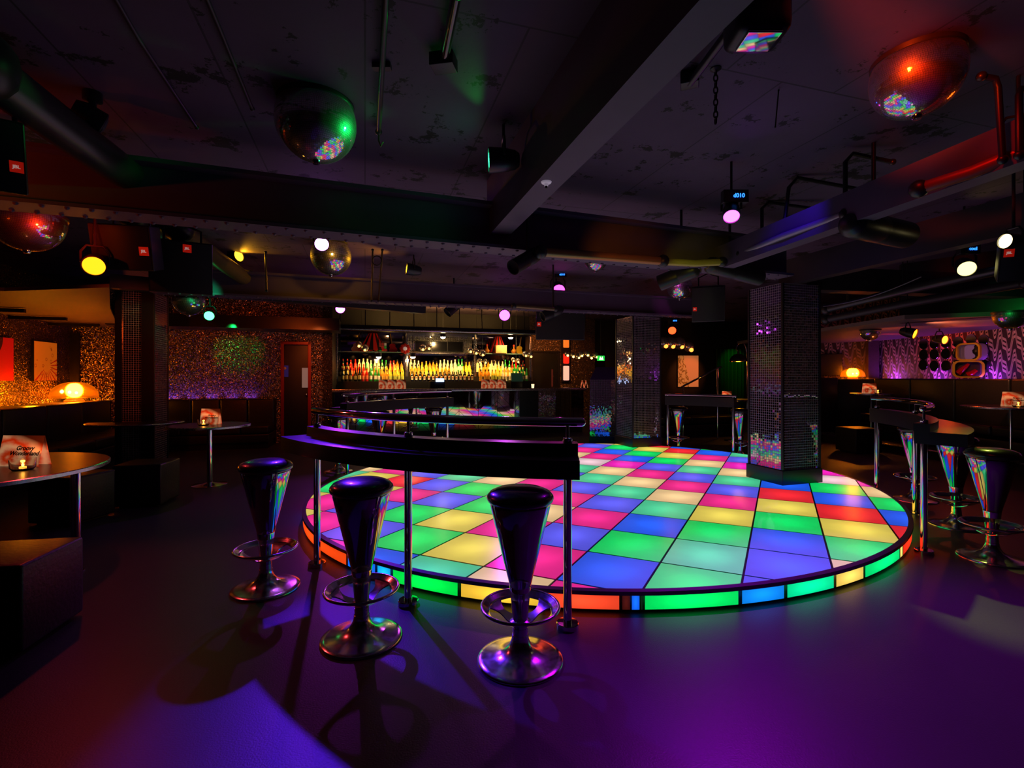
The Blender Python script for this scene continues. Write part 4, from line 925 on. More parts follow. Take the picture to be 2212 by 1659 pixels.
# ================================================================= PICTURES
def artwork(name, base, ink, hot, style):
    m = mat(name, base, .6); t, b = nt(m); uv = t.nodes.new('ShaderNodeUVMap').outputs[0]; x, y, z = sep(t, uv)
    dx, dy = mth(t, 'SUBTRACT', x, .55 if style == 'rays' else .12), mth(t, 'SUBTRACT', y, .38 if style == 'rays' else 1.0)
    rr_ = mth(t, 'SQRT', mth(t, 'ADD', mth(t, 'MULTIPLY', dx, dx), mth(t, 'MULTIPLY', dy, dy)))
    if style == 'rays':
        an = mth(t, 'ARCTAN2', dy, dx); ry = mth(t, 'GREATER_THAN', mth(t, 'SINE', mth(t, 'MULTIPLY', an, 22)), .55); lo = mth(t, 'LESS_THAN', mth(t, 'SUBTRACT', dy, mth(t, 'MULTIPLY', dx, .6)), .0)
        f = mth(t, 'MULTIPLY', mth(t, 'MULTIPLY', ry, lo), mth(t, 'GREATER_THAN', rr_, .16))
        vo = t.nodes.new('ShaderNodeTexVoronoi'); vo.inputs['Scale'].default_value = 6; t.links.new(uv, vo.inputs['Vector'])
        ring = mth(t, 'MULTIPLY', mth(t, 'LESS_THAN', mth(t, 'ABSOLUTE', mth(t, 'SUBTRACT', vo.outputs['Distance'], .26)), .05), mth(t, 'LESS_THAN', rr_, .55))
        c = mixc(t, f, base, hot); c = mixc(t, mth(t, 'MULTIPLY', ring, .6), c, ink)
    elif style == 'scroll':
        n = noise(t, uv, 4, 4, .6); f = mth(t, 'LESS_THAN', mth(t, 'ABSOLUTE', mth(t, 'SUBTRACT', n, .5)), .035); w_ = mth(t, 'LESS_THAN', mth(t, 'ADD', x, mth(t, 'MULTIPLY', y, .35)), .62)
        c = mixc(t, mth(t, 'MULTIPLY', f, w_), base, ink); c = mixc(t, mth(t, 'MULTIPLY', w_, .25), c, hot)
    else:
        c = mixc(t, mth(t, 'LESS_THAN', rr_, .42), base, ink); vo = t.nodes.new('ShaderNodeTexVoronoi'); vo.inputs['Scale'].default_value = 14; t.links.new(uv, vo.inputs['Vector'])
        c = mixc(t, mth(t, 'LESS_THAN', vo.outputs['Distance'], .07), c, hot)
    t.links.new(c, b.inputs['Base Color']); t.links.new(c, b.inputs['Emission Color']); b.inputs['Emission Strength'].default_value = .30; return m  # emission stands in for the lamplight on the canvas
def picture(lab, c, rz, wd, h, m):
    o = thing('wall_picture', lab, 'picture', c, rz)
    MB().box((0, 0, h/2), (wd, .04, h)).build('canvas_edge', BLACKW, o)
    MB().add([(-wd/2+.004, -.0215, .004), (wd/2-.004, -.0215, .004), (wd/2-.004, -.0215, h-.004), (-wd/2+.004, -.0215, h-.004)], [(0, 1, 2, 3)], [[(0, 0), (1, 0), (1, 1), (0, 1)]]).build('print', m, o)
LROT = BETA-PI/2+PI
def lw_t(px):
    r_ = (px-CX)/F; a = LC+BU*.025; return (r_*a.y-a.x)/(BV.x*-1+BV.y*r_)
ta, tb = lw_t(70), lw_t(120); tm = (ta+tb)/2; q = LW(tm, .025); q.z = HC-(822.5-HY)*q.y/F
picture('orange and cream picture with a sunburst on the left wall', q, LROT, abs(tb-ta), 84*q.y/F, artwork('sunburst_print', C('#EE7814'), C('#802806'), C('#C02004'), 'rays'))  # orange base includes the warm light cast on this print
ta, tb = lw_t(-26), lw_t(26); tm = (ta+tb)/2; q = LW(tm, .025); q.z = HC-(823-HY)*q.y/F
picture('red picture with a dark disc at the left edge', q, LROT, abs(tb-ta), 95*q.y/F, artwork('red_disc_print', C('#B80C08'), C('#380406'), C('#F05030'), 'disc'))
w0, w1 = B(sR+.2, DA+.5), Vector((7.6, 15.4, 0)); wd_ = (w1-w0).normalized(); wn_ = Vector((wd_.y, -wd_.x, 0))
def on_wall(px, w0, wd):
    r_ = (px-CX)/F; u = (r_*w0.y-w0.x)/(wd.x-r_*wd.y); return w0+wd*u
q = on_wall(1486, w0+wn_*.03, wd_); q.z = HC-(836-HY)*q.y/F
picture('bright orange picture with scrolling lines on the far wall between the columns', q, math.atan2(wd_.y, wd_.x), 46*q.y/F, 68*q.y/F, artwork('scroll_print', C('#FF9A58'), C('#8A1808'), C('#E0B040'), 'scroll'))
lamp('SPOT', q+wn_*1.6+Vector((.2, 0, 1.1)), C('#FF8A40'), 40, q+Vector((0, 0, .4)), 40, .6, .05)
# curtain
cq = on_wall(1597, w0+wn_*.12, wd_); vs, fs = [], []
for k in range(61):
    p = cq+wd_*((k/60-.5)*1.5)+wn_*(.04*math.sin(k*1.25)); vs += [(p.x, p.y, .05), (p.x, p.y, 2.25)]
for k in range(60): fs.append((2*k, 2*k+2, 2*k+3, 2*k+1))
solo(MB().add(vs, fs), 'curtain', noisy('green_velvet', (.01, .05, .01), (.015, .07, .015), 20, .7), 'dark green gathered curtain on the far wall behind the arc lamp', 'curtain', smooth=80)
lamp('SPOT', cq+wn_*1.0+Vector((-.4, 0, 2.6)), C('#20FF40'), 16, cq+Vector((-.2, 0, 1.7)), 50, .7, .05)

# ================================================================= FAR RIGHT THINGS
al = thing('arc_lamp', 'chrome arc floor lamp with a dome shade glowing amber, left of the right column', 'floor lamp', fl(1614, 935)); o_ = al.location; Y_ = o_.y
sp = pt(1595, 781, Y_-.1)
MB().lathe([(.17, 0), (.17, .03), (.02, .05)], seg=28).build('base', CHROME, al, smooth=40)
pth = [Vector((0, 0, .04)), Vector((0, 0, 1.6)), Vector((-.01, 0, 1.95))]+[Vector((-.02-.14*(1-math.cos(a)), -.05*(a/PI), 2.0+.22*math.sin(a))) for a in [PI*k/10 for k in range(1, 10)]]+[Vector((sp.x-o_.x, sp.y-o_.y, sp.z+.24))]
MB().tube(pth, .011, 10).build('arc_pole', CHROME, al, smooth=50)
ds = MB().lathe([(.20, 0), (.195, .05), (.16, .12), (.09, .175), (.03, .19), (.02, .25)], sp-o_, seg=36, cap=False).build('dome_shade', mat('dark_chrome', (.3, .28, .3), .1, 1.0), al, smooth=60)
MB().lathe([(1e-5, .012), (.19, .010)], sp-o_, seg=36, cap=False).build('diffuser', glow('amber_diffuser', C('#FF9A10'), 3.0), al)
lamp('POINT', sp-Vector((0, 0, .05)), C('#FF9A20'), 4, radius=.05)
hq = pt(1553, 794, 10.9); hq2 = pt(1472, 836, 10.9)
hr = thing('stair_handrail', 'sloping chrome handrail with one post before the bright picture', 'handrail', (hq.x, hq.y, 0))
MB().tube([(hq.x-hq.x+.06, 0, hq.z+.01), (0, 0, hq.z), (hq2.x-hq.x, 0, hq2.z)], .022, 12).build('sloping_rail', CHROME, hr, smooth=50)
MB().cyl((-.03, 0, 0), (-.03, 0, hq.z-.02), .02, 14).build('post', CHROME, hr, smooth=40); MB().cyl((hq2.x-hq.x+.04, 0, 0), (hq2.x-hq.x+.04, 0, hq2.z), .02, 14).build('post', CHROME, hr, smooth=40)
ex = thing('exit_sign', 'green illuminated exit sign hanging in the dark passage right of the bar', 'exit sign', pt(1298, 779, 12.6), BETA)
MB().box((0, 0, .06), (.19, .04, .13)).build('sign_box', glow('exit_green', C('#18C840'), 1.2), ex)
MB().extr([(-.06, .02), (-.03, .11), (-.005, .06), (.0, .06), (.0, .02)], (0, -.022, 0), (1, 0, 0), (0, 0, 1), .002).extr([(.06, .02), (.03, .11), (.005, .06), (.0, .06), (.0, .02)], (0, -.022, 0), (1, 0, 0), (0, 0, 1), .002).build('running_figure', glow('exit_white', C('#E8FFD0'), 2.0), ex)
MB().cyl((0, 0, .12), (0, 0, CZ-ex.location.z), .006, 6).build('hanger', BLACKM, ex)
# lamp board with three coloured lights
sq = sB(1222, DA-.05); lb = thing('light_board', 'tall dark board with amber, red and pale pink lights on the glitter wall', 'wall light', B(sq, DA-.06, zB(1222, 824, DA)), BETA); k_ = B(sq, DA).y/F
MB().box((0, .02, 46*k_), (19*k_, .04, 94*k_)).build('board', BLACKW, lb)
for z0, z1, c, e in ((72, 91, '#FF8A30', .9), (38, 60, '#FF2A18', 1.2), (2, 34, '#FFB8A0', 1.6)):
    hh = (z1-z0)*k_; zc_ = (z0+z1)/2*k_; r_ = 6.5*k_
    MB().box((0, -.03, zc_), (2*r_, .06, hh-.01)).build('light_cover', mat('cover'+c, C(c), .35, emit=C(c), es=e*.6), lb, bevel=.06)
sd = (sB(1152, DA)+sB(1204, DA))/2; d2 = bpy.data.objects.new('door_2', None); COL.objects.link(d2); d2.location = B(sd, DA-.03); d2.rotation_euler = (0, 0, BETA); d2['kind'] = 'structure'
wdd = sB(1204, DA)-sB(1152, DA); MB().box((0, .0, 1.03), (wdd, .05, 2.06)).build('door_leaf', mat('black_doorway', (.006, .006, .007), .4), d2); MB().box((wdd*.25, -.03, 1.35), (.05, .012, .5)).build('vision_panel', mat('door_slit', (.05, .02, .02), .2, emit=C('#602018'), es=.3), d2)
MB().box((-wdd/2-.02, 0, 1.05), (.05, .07, 2.1)).box((wdd/2+.02, 0, 1.05), (.05, .07, 2.1)).box((0, 0, 2.1), (wdd+.09, .07, .05)).build('door_frame', BLACKW, d2)
# round wall mirrors on the zigzag wall
K2 = [(1994, 743), (2017, 742), (2042, 740), (2068, 739), (1994, 766), (2017, 765), (2042, 764), (2066, 763), (1993, 788), (2017, 790), (2042, 790), (2064, 789), (2123, 734), (2124, 760), (2128, 787), (2096, 733)]
COLN = ('top', 'middle', 'bottom')
for k, (px, py) in enumerate(K2):
    Y = (RX-.02)*F/(px-CX); p = pt(px, py, Y); row = 'top' if py < 750 else ('middle' if py < 775 else 'bottom')
    nth = ('first', 'second', 'third', 'fourth')[k % 4] if k < 12 else None
    lab = ('round wall mirror, %s from the left in the %s row on the zigzag wall' % (nth, row)) if nth else ('round wall mirror in the %s row, right of the retro display boxes' % row if px > 2100 else 'round wall mirror just above the white retro display box')
    o = thing('round_mirror', lab, 'mirror', (RX-.001, p.y, p.z), -PI/2, 'round mirrors on the zigzag wall'); r_ = .115
    r_ = 11.5*Y/F
    MB().lathe([(r_, 0), (r_, .012), (r_*.985, .014), (1e-5, .014)], (0, 0, 0), (0, -1, 0), 32).build('mirror_disc', MIRROR, o, smooth=20)
    MB().lathe([(r_*1.03, 0), (r_*1.03, .010), (r_, .012)], (0, 0, 0), (0, -1, 0), 32, cap=False).build('rim', BLACKM, o, smooth=20)
# retro display boxes
def rrect(w, h, r, n=6):
    out = []
    for cx_, cy_, a0 in ((w/2-r, h/2-r, 0), (-w/2+r, h/2-r, PI/2), (-w/2+r, -h/2+r, PI), (w/2-r, -h/2+r, 3*PI/2)):
        out += [(cx_+r*math.cos(a0+PI/2*k/n), cy_+r*math.sin(a0+PI/2*k/n)) for k in range(n+1)]
    return out
def retro(lab, px, p_top, p_bot, wpx, X, body, frame, inner, orn):
    Y = X*F/(px-CX); k_ = Y/F; p = pt(px, p_bot, Y); o = thing('display_box', lab, 'display box', p, R(-72 if 'white' in lab[:6] else -35), 'retro display boxes'); w, h = wpx*k_, (p_bot-p_top)*k_
    O_ = rrect(w, h, .09); I_ = rrect(w*.84, h*.84, .07); n = len(O_)
    vs = [(x, 0, y+h/2) for x, y in O_]+[(x, 0, y+h/2) for x, y in I_]+[(x, .05, y+h/2) for x, y in O_]+[(x, .05, y+h/2) for x, y in I_]
    fs = []
    for q in range(n):
        r_ = (q+1) % n; fs += [(q, r_, n+r_, n+q), (2*n+q, 2*n+r_, r_, q), (n+q, n+r_, 3*n+r_, 3*n+q)]
    MB().add(vs, fs).build('front_frame', frame, o, smooth=30)
    vs = [(x, .05, y+h/2) for x, y in O_]+[(x*.95, .22, y*.95+h/2) for x, y in O_]; MB().add(vs, [(q, (q+1) % n, n+(q+1) % n, n+q) for q in range(n)]+[tuple(n+q for q in range(n))]).build('shell', body, o, smooth=50)
    MB().add([(x, .19, y+h/2) for x, y in I_], [tuple(range(n))]).build('back_panel', inner, o)
    orn(o, w, h)
def orn1(o, w, h):
    MB().lathe([(.05, 0), (.06, .01), (.02, .03), (.02, .07), (.05, .10), (.06, .15), (.03, .19), (.035, .22), (.02, .25), (1e-5, .26)], (w*.14, .15, h*.10), seg=18).build('dark_ornament', BLACKP, o, smooth=50)
def orn2(o, w, h):
    MB().tube([(-w*.30, .12, h*.25), (-w*.18, .12, h*.45), (-w*.02, .12, h*.70), (.02, .12, h*.82)], [.05, .045, .03, .02], 12).build('red_ornament', mat('red_gloss', C('#C00808'), .15, coat=.6), o, smooth=60)
    MB().tube([(0, .16, h*.16), (w*.15, .16, h*.26), (w*.30, .16, h*.45)], [.05, .045, .03], 12).build('red_ornament', MATS['red_gloss'], o, smooth=60)
WHT = mat('white_plastic', C('#C8C0D0'), .35); YEF = mat('yellow_plastic', C('#E0B830'), .4); INN = mat('lilac_inside', C('#8A70A0'), .5, emit=C('#806090'), es=.25)
retro('white retro display box with a yellow rounded frame and a dark ornament inside', 2090, 741, 779, 44, 8.0, WHT, YEF, INN, orn1)
retro('yellow-framed retro display box holding red ornaments, below the white one', 2092, 779, 816, 52, 8.0, mat('violet_shell', C('#8A60A8'), .4), YEF, mat('dark_inside', C('#3A1030'), .5), orn2)
q = on_wall(1795, Vector((7.2, 12.2, 0))-Vector((.03, .05, 0)), Vector((1.15, -.8, 0)).normalized()); q.z = HC-(810-HY)*q.y/F
solo(MB().box((q.x, q.y, q.z+.25), (.46, .06, .52), math.atan2(-.8, 1.15)), 'wall_screen', BLACKP, 'black wall screen in the corner left of the amber booth lamp', 'screen', bevel=.01)
q = pt(1887, 745, 11.3); solo(MB().box((8.22, 11.2, 1.1), (.2, .2, 2.2), R(-20)), 'corner_post', noisy('patterned_post', (.06, .035, .03), (.16, .10, .08), 30, .6), 'dark patterned post in the corner of the zigzag booth', 'post')

# ================================================================= SPEAKERS
def badge(o, p, rot, s_=.05, grp=None):
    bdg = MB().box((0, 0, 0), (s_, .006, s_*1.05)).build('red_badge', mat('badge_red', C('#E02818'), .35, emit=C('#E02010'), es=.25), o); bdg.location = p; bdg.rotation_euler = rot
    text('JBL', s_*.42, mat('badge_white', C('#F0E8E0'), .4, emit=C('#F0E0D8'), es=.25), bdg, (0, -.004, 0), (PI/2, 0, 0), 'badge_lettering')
def speaker(lab, px, py, Y, w, h, d, rz, tilt, bx=-.36, bz=.30, bs=.05):
    p = pt(px, py, Y); o = thing('loudspeaker', lab, 'loudspeaker', p, rz, 'black loudspeakers hung from the ceiling'); M = Matrix.Rotation(tilt, 3, 'X')
    cab = MB(); pr = [(-w/2, -d/2), (w/2, -d/2), (w*.36, d/2), (-w*.36, d/2)]
    vs = [M @ Vector((x, y, z)) for z in (-h/2, h/2) for x, y in pr]
    cab.add(vs, [(3, 2, 1, 0), (4, 5, 6, 7)]+[(k, (k+1) % 4, 4+(k+1) % 4, 4+k) for k in range(4)]).build('cabinet', BLACKP, o, bevel=.012)
    gv = []
    for k in range(9):
        x = -w*.47+w*.94*k/8; y = -d/2-.035*(1-(2*x/w)**2)
        gv += [M @ Vector((x, y, -h*.47)), M @ Vector((x, y, h*.47))]
    MB().add(gv, [(2*k, 2*k+2, 2*k+3, 2*k+1) for k in range(8)]).build('grille', noisy('speaker_grille', (.012, .012, .014), (.03, .03, .034), 160, .45, .4), o, smooth=60)
    x = bx*w; badge(o, M @ Vector((x, -d/2-.036*(1-(2*x/w)**2)-.004, bz*h)), (tilt, 0, 0), bs)
    zt = CZ-p.z; MB().tube([(-w*.3, 0, h*.3), (-w*.3, 0, h*.75), (-.02, 0, h*.85), (-.02, 0, zt)], .012, 8).tube([(w*.3, 0, h*.3), (w*.3, 0, h*.75), (.02, 0, h*.85)], .012, 8).build('hanging_bracket', BLACKM, o, smooth=40)
    return o
speaker('large black loudspeaker with a red badge hung over the right end of the bar', 1204, 704, 8.6, .86, .48, .5, R(8), R(6), -.44, .05, .07)
speaker('black loudspeaker with a red badge left of the right column, above the arc lamp', 1530, 655, 7.4, .46, .52, .4, R(-22), R(12), -.40, -.12, .055)
speaker('black loudspeaker with a red badge left of the amber lamp, near the left wall', 395, 578, 4.9, .52, .50, .4, R(30), R(10), .10, .36, .07)
speaker('black loudspeaker with a violet-lit badge behind the orange lamp', 285, 535, 4.33, .46, .38, .34, R(12), R(14), .38, -.06, .07)
speaker('black loudspeaker with a red badge cut off by the left edge near the ceiling', -30, 332, 2.45, .34, .34, .3, R(35), R(16), .40, -.12, .05)
speaker('black loudspeaker with a red badge at the right edge below the ceiling', 2222, 545, 3.9, .42, .4, .3, R(-30), R(18), -.38, .08, .06)

# ================================================================= CANS, PIPES, CABLES
def can(lab, p0, p1, r, face=None):
    p0, p1 = Vector(p0), Vector(p1); d = p1-p0; o = thing('spotlight_can', lab, 'spotlight can', p0, 0, 'unlit spotlight cans')
    MB().lathe([(r*.5, -.03), (r*.9, 0), (r, .03), (r, d.length*.45), (r*.97, d.length*.47), (r*.97, d.length*.5), (r, d.length*.52), (r, d.length), (r*.9, d.length), (r*.9, d.length-.03), (1e-5, d.length-.03)], p0, d, 28, cap=False).build('barrel', BLACKM, o, off=p0, smooth=40)
    MB().lathe([(1e-5, -.045), (r*.5, -.04), (r*.62, -.032)], p0, d, 20, cap=False).build('rear_cap', face or BLACKP, o, off=p0, smooth=50)
    m_ = p0+d*.4; MB().tube([m_+Vector((0, 0, r*.9)), (m_.x, m_.y, max(m_.z+r+.1, CZ))], .014, 8).build('clamp', BLACKM, o, off=p0, smooth=50)
can('black spotlight can hanging under the riveted beam left of its copper-lit rail', pt(1160, 548, 4.3), pt(1108, 578, 4.1), .065)
can('black spotlight can with a yellow-lit cap, above the pink mirror half-ball', pt(1504, 580, 5.0), pt(1425, 612, 5.2), .085, GOLDP)
can('black spotlight can pointing to the top of the right column', pt(1532, 572, 4.95), pt(1640, 600, 5.2), .085, GOLDP)
can('large black spotlight can on the beam at the right, violet-lit rear', pt(1838, 482, 3.5), pt(1955, 508, 3.8), .10)
can('small black spotlight can above the bar spotlights', pt(990, 655, 8.6), pt(966, 676, 8.5), .09)
can('small black spotlight can hung above the large speaker', pt(1210, 668, 7.6), pt(1172, 684, 7.5), .08)
def pipe(lab, pts, r, m, name='ceiling_pipe', cat='pipe', extra=None, grp=None):
    P = [Vector(p) for p in pts]; o = thing(name, lab, cat, P[0], 0, grp)
    MB().tube(P, r, 12).build('pipe_run', m, o, off=P[0], smooth=50)
    for q in (P[0], P[-1]): MB().sph(q, r*1.5, 12, 8).build('pipe_joint', BLACKM, o, off=P[0], smooth=60)
    if extra: extra(o, P)
    return o
def hang(o, P):
    for u in (.15, .5, .85):
        q = P[0].lerp(P[-1], u) if len(P) < 3 else (P[0].lerp(P[1], .3), P[1], P[1].lerp(P[2], .8))[int(u*3)]
        MB().cyl(q, (q.x, q.y, CZ), .006, 6).build('hanger_rod', BLACKM, o, off=P[0])
def cep(px, py, z): Y = (z-HC)*F/(HY-py); return Vector(((px-CX)*Y/F, Y, z))
def hook(o, P):
    q = P[-1]; MB().tube([q+Vector((0, 0, -.01)), q+Vector((.0, 0, -.06)), q+Vector((.015, 0, -.10)), q+Vector((.03, 0, -.07))], .006, 8).build('hook', GOLDP, o, off=P[0], smooth=50)
    m_ = P[0].lerp(P[-1], .45); MB().box(m_+Vector((0, 0, .02)), (.10, .04, .03)).build('bracket', BLACKM, o, off=P[0])
pipe('dark ceiling pipe with a hook, right of the left ceiling mirror half-ball', [cep(834, -20, 3.06), cep(818, 285, 3.06)], .016, BLACKM, extra=hook)
def jbox(o, P): MB().box(P[-1], (.13, .10, .07), R(-10)).build('junction_box', BLACKP, o, off=P[0], bevel=.006)
pipe('dark ceiling pipe with a bright green streak ending in a junction box', [cep(988, -20, 3.05), cep(958, 135, 3.05)], .024, mat('glossy_pipe', (.02, .02, .022), .15, coat=.5), extra=jbox)
pipe('thin conduit crossing the dark ceiling at the far left', [cep(240, -20, 3.08), cep(300, 85, 3.08), cep(425, 275, 3.08)], .010, BEAMD)
pipe('thin conduit on the dark ceiling left of the left mirror half-ball', [cep(440, -20, 3.08), cep(480, 75, 3.08), cep(545, 235, 3.08)], .010, BEAMD)
def bend(lab, pts): pipe(lab, pts, .016, BLACKM, 'bent_conduit', 'conduit', grp='bent conduits above the right beam')
bend('bent black conduit nearest the magenta lamp', [pt(1646, 520, 4.8), pt(1646, 450, 4.8), pt(1660, 437, 4.8), pt(1765, 452, 4.8)])
bend('bent black conduit in the middle, rising above the violet-lit rail', [pt(1692, 500, 4.2), pt(1704, 405, 4.2), pt(1722, 384, 4.2), pt(1905, 418, 4.2)])
bend('bent black conduit left of the large spotlight can', [pt(1826, 458, 3.7), pt(1826, 350, 3.7), pt(1842, 332, 3.7), pt(1928, 350, 3.7)])
bend('red-lit bent black conduit right of the upper right mirror half-ball', [pt(2166, 345, 2.55), pt(2156, 190, 2.55), pt(2150, 170, 2.55), pt(2120, 165, 2.55)])
bend('red-lit bent conduit at the right edge in front of the orange lamp', [pt(2202, 335, 2.5), pt(2201, 205, 2.5), pt(2206, 192, 2.5), pt(2225, 192, 2.5)])
pipe('copper-lit square rail along the riveted beam', [pt(1168, 544, 4.2), pt(1300, 554, 4.42), pt(1432, 564, 4.62)], .040, mat('copper_lit_rail', (.35, .18, .07), .35, .6), 'lighting_rail', 'rail')  # copper colour holds the amber light that falls on this rail
pipe('yellow-green lit pipe joint at the meeting of the two beams', [pt(1430, 565, 4.62), pt(1500, 569, 4.75), pt(1560, 566, 4.80)], .034, mat('yellow_lit_pipe', (.45, .38, .08), .35, .4), 'lighting_rail', 'rail')  # yellow base colour imitates the light on this joint
pipe('violet-lit rail along the top of the right beam', [pt(1600, 548, 4.7), pt(1692, 510, 4.1), pt(1826, 462, 3.55)], .028, mat('grey_rail', (.3, .28, .34), .35, .3), 'lighting_rail', 'rail')
pipe('red-lit rail curving towards the right edge', [pt(1985, 408, 2.9), pt(2100, 372, 2.7), pt(2165, 345, 2.6), pt(2230, 320, 2.5)], .035, mat('red_lit_rail', (.3, .05, .03), .4, .3), 'lighting_rail', 'rail')  # red of the light is put into the rail's own colour
pipe('gold-lit flat pipe crossing above the glitter wall', [pt(380, 624, 6.4), pt(560, 630, 7.0), pt(755, 643, 7.7)], .045, GOLDP, 'lighting_rail', 'rail')
pipe('pale green-lit pipe in front of the bar spotlights', [pt(1110, 661, 7.0), pt(1200, 668, 7.3)], .028, GOLDP, 'lighting_rail', 'rail')
pipe('large black air duct crossing the upper left corner', [cep(-60, 130, 2.80), cep(120, 265, 2.78), cep(300, 395, 2.76)], .11, DUCT, 'air_duct', 'duct')
pipe('violet-lit duct end behind the left loudspeakers', [pt(290, 462, 4.5), pt(345, 505, 5.2), pt(375, 535, 5.8)], .095, DUCT, 'air_duct', 'duct')
pipe('gold-lit slanting duct left of the small amber lamp', [pt(385, 492, 5.0), pt(470, 560, 6.0), pt(535, 606, 6.8)], .10, GOLDP, 'air_duct', 'duct')
pipe('thin brass rod hanging by the small amber lamp', [pt(574, 545, 6.2), pt(576, 628, 6.2)], .012, GOLDP, 'hanging_rod', 'rod')
pipe('left of two brass rods hanging right of the violet lamp', [pt(805, 540, 6.4), pt(803, 650, 6.4)], .012, GOLDP, 'hanging_rod', 'rod')
pipe('right of two brass rods hanging right of the violet lamp', [pt(826, 540, 6.4), pt(818, 650, 6.4)], .012, GOLDP, 'hanging_rod', 'rod')
rg = pt(814, 563, 6.35); solo(MB().tube([(rg.x+.06*math.cos(a), rg.y, rg.z+.06*math.sin(a)) for a in [2*PI*k/28 for k in range(29)]], .007, 8), 'cable_coil', CABLE, 'coiled cable loop on the brass rods', 'cable', smooth=60)
pipe('long slim duct pipe low under the ceiling at the right', [pt(1785, 668, 6.6), pt(1950, 628, 5.6), pt(2220, 570, 4.6)], .05, DUCT, 'air_duct', 'duct', hang)
pipe('dark pipe below the long slim duct at the right', [pt(1785, 690, 7.0), pt(1960, 655, 6.0), pt(2220, 610, 5.0)], .05, BEAMD, 'air_duct', 'duct', hang)
cab = [pt(1778, 662, 5.9).lerp(pt(1990, 598, 5.0), k/12)-Vector((0, 0, .05*math.sin(PI*k/12))) for k in range(13)]
solo(MB().tube(cab, .006, 8), 'power_cable', mat('grey_cable', (.2, .18, .2), .5), 'thin loose cable hanging beside the right column top', 'cable', smooth=60)
# chain
ch = thing('hanging_chain', 'short dark chain hanging from the ceiling right of the long beam', 'chain', cep(1546, 148, CZ)); cm = MB()
for k in range(9):
    z = -.02-k*.034; a = 0 if k % 2 else PI/2; ux = Vector((math.cos(a), math.sin(a), 0))
    cm.tube([ux*(.011*math.cos(q))+Vector((0, 0, z+.021*math.sin(q))) for q in [2*PI*j/14 for j in range(15)]], .0042, 6, cap=False)
cm.build('chain_links', mat('dark_iron', (.03, .025, .03), .45, .7), ch, smooth=60); MB().lathe([(.03, 0), (.03, -.006), (.008, -.02)], seg=14).build('ceiling_eye', BLACKM, ch)
pipe('thin wire hook hanging from the ceiling between the chain and the orange mirror half-ball', [cep(1682, 195, 3.09), cep(1682, 195, 3.09)-Vector((.02, 0, .22))], .004, BLACKM, 'hanging_wire', 'wire')
# ceiling box lamp
pj = cep(1634, 45, 2.98); px_ = thing('scanner_light', 'rounded black scanner light on the ceiling at the top edge, chrome underside', 'stage lamp', pj, R(-20))
MB().box((0, 0, .0), (.24, .20, .20)).build('housing', BLACKP, px_, bevel=.05); MB().box((0, -.02, -.105), (.15, .13, .012)).build('chrome_plate', CHROME, px_, bevel=.004); MB().cyl((0, 0, .09), (0, 0, CZ-pj.z), .03).build('mount', BLACKM, px_)
q = cep(1490, 172, 3.06); MB().tube([(-.05, .0, .05), (q.x-pj.x, q.y-pj.y, .06)], .022, 10).build('arm', BLACKM, px_, smooth=50); px_.rotation_euler = (0, 0, 0)
jb = MB().box(q, (.10, .08, .07), R(-20)); solo(jb, 'junction_box', BLACKP, 'small black junction box at the end of the scanner light arm', 'junction box', bevel=.006)
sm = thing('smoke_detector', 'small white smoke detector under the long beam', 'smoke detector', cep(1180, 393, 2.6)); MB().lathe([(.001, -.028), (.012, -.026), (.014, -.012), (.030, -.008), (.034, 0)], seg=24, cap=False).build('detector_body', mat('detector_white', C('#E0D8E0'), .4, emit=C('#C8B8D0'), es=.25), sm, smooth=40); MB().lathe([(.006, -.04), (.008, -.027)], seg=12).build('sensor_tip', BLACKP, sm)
dh = thing('stage_lamp', 'unlit round lamp on the dark ceiling at the upper left', 'stage lamp', cep(200, 200, CZ)); o_ = Vector((0, 0, 0))
MB().lathe([(.05, 0), (.05, -.05), (.02, -.06), (.02, -.09)], seg=20).build('mount', BLACKM, dh, smooth=40); MB().lathe([(.05, -.10), (.07, -.05), (.075, .05), (.07, .055), (1e-5, .05)], (0, 0, -.16), (.5, .6, -.3), 24).build('housing', BLACKM, dh, smooth=40); MB().lathe([(.066, .056), (.04, .066), (1e-5, .07)], (0, 0, -.16), (.5, .6, -.3), 24, cap=False).build('lens', mat('dark_lens', (.03, .05, .05), .05), dh, smooth=60)

# ================================================================= ADDED LIGHT (mostly spots without fixtures, brightening balls, walls, rails; strips along seating)
lamp('SPOT', (.95, 1.75, 2.95), C('#FF3A04'), 240, pt(1980, 165, 2.66), 24, .6, .10)
lamp('SPOT', (-3.0, 3.62, 2.32), C('#FF2A08'), 60, pt(58, 476, 4.0), 60, .6, .06)
lamp('SPOT', (-3.6, 4.2, 2.2), C('#FF5010'), 90, (-5.2, 6.8, 1.7), 40, .8, .05)
lamp('SPOT', (-4.0, 2.2, 2.3), C('#FF4A08'), 25, (-3.2, 3.3, 2.7), 70, .8, .05)
lamp('SPOT', pt(735, 530, 5.5), C('#FFB030'), 14, pt(715, 553, 6.3), 60, .6, .04)
lamp('SPOT', pt(1440, 590, 7.2), C('#FF60E0'), 12, pt(1468, 620, 8.0), 50, .6, .04)
lamp('SPOT', pt(470, 620, 6.1), C('#20FF90'), 16, pt(408, 650, 6.8), 50, .6, .04)
lamp('SPOT', pt(2150, 640, 5.6), C('#20FF60'), 8, pt(2183, 681, 6.2), 60, .6, .04)
lamp('SPOT', pt(1870, 690, 8.0), C('#FF4010'), 8, pt(1880, 717, 8.5), 60, .6, .04)
for k in range(6): lamp('AREA', (8.22, 5.2+1.1*k, 1.35), (.40, .05, 1.0), 2.4, (8.33, 5.2+1.1*k, 1.7), radius=.22)
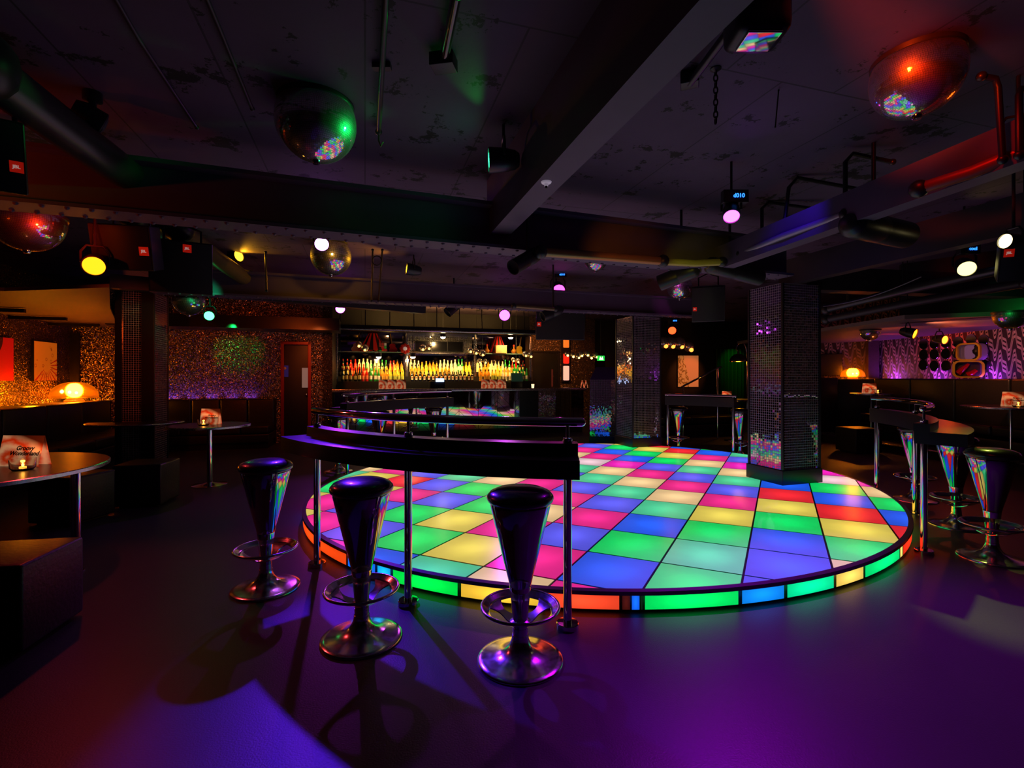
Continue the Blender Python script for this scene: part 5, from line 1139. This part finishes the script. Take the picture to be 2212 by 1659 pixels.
lamp('SPOT', (6.2, 7.4, 2.1), C('#FF9060'), 60, (8.3, 7.6, 1.8), 90, .8, .05)
lamp('SPOT', (6.8, 9.4, 2.1), C('#FF3010'), 50, (8.3, 9.4, 1.95), 60, .8, .05)
lamp('SPOT', (6.3, 8.2, 1.6), C('#FF6A30'), 14, (6.8, 8.6, 2.2), 120, .9, .1)
lamp('SPOT', B(sB(520, 0), -.85, 2.36), C('#10FF60'), 10, B(sB(518, 0), 0, 2.02), 62, .6, .03)
for k in range(5): lamp('AREA', B(sB(375+42*k, 0), -.06, .96), (.22, .06, 1.0), .35, B(sB(375+42*k, 0), 0, 1.2), radius=.2)
lamp('SPOT', (-3.6, 7.2, 2.4), C('#FF5A18'), 50, B(sB(560, 0), 0, 1.5), 75, .8, .05)
lamp('SPOT', (1.5, 3.9, 2.35), C('#E8E030'), 6, pt(1500, 569, 4.75), 40, .7, .05)
lamp('SPOT', (1.1, 3.5, 2.35), C('#FF9018'), 9, pt(1360, 558, 4.5), 50, .8, .05)
lamp('SPOT', (1.9, 3.6, 2.95), C('#5018FF'), 14, pt(1730, 500, 4.0), 60, .8, .05)
lamp('SPOT', (2.0, 2.4, 2.95), C('#FF1A08'), 10, pt(2100, 372, 2.7), 70, .8, .05)
lamp('SPOT', (.9, 8.6, 2.9), (.5, .2, 1.0), 14, (2.0, 10.6, 1.4), 50, .8, .05)
lamp('SPOT', B(sB(1180, .5), .5, 2.7), C('#FF9040'), 120, B(sB(1195, DA), DA, 1.9), 70, .8, .05)
lamp('SPOT', B(sB(690, 0), -1.6, 2.4), C('#FF7030'), 36, B(sB(695, 0), 0, 1.6), 55, .8, .05)
lamp('SPOT', LW(1.6, 1.1)+Vector((0, 0, 1.1)), C('#FF7A18'), 34, LW(1.8, .9)+Vector((0, 0, 2.3)), 140, .9, .06)
p = pt(1580, 440, 3.9); lamp('SPOT', p, C('#B010FF'), 5, (p.x-.05, p.y-1.1, CZ), 70, .9, .04)
p = pt(2088, 560, 4.9); lamp('SPOT', p, C('#FFE050'), 3, (p.x, p.y-.5, CZ), 70, .9, .04)
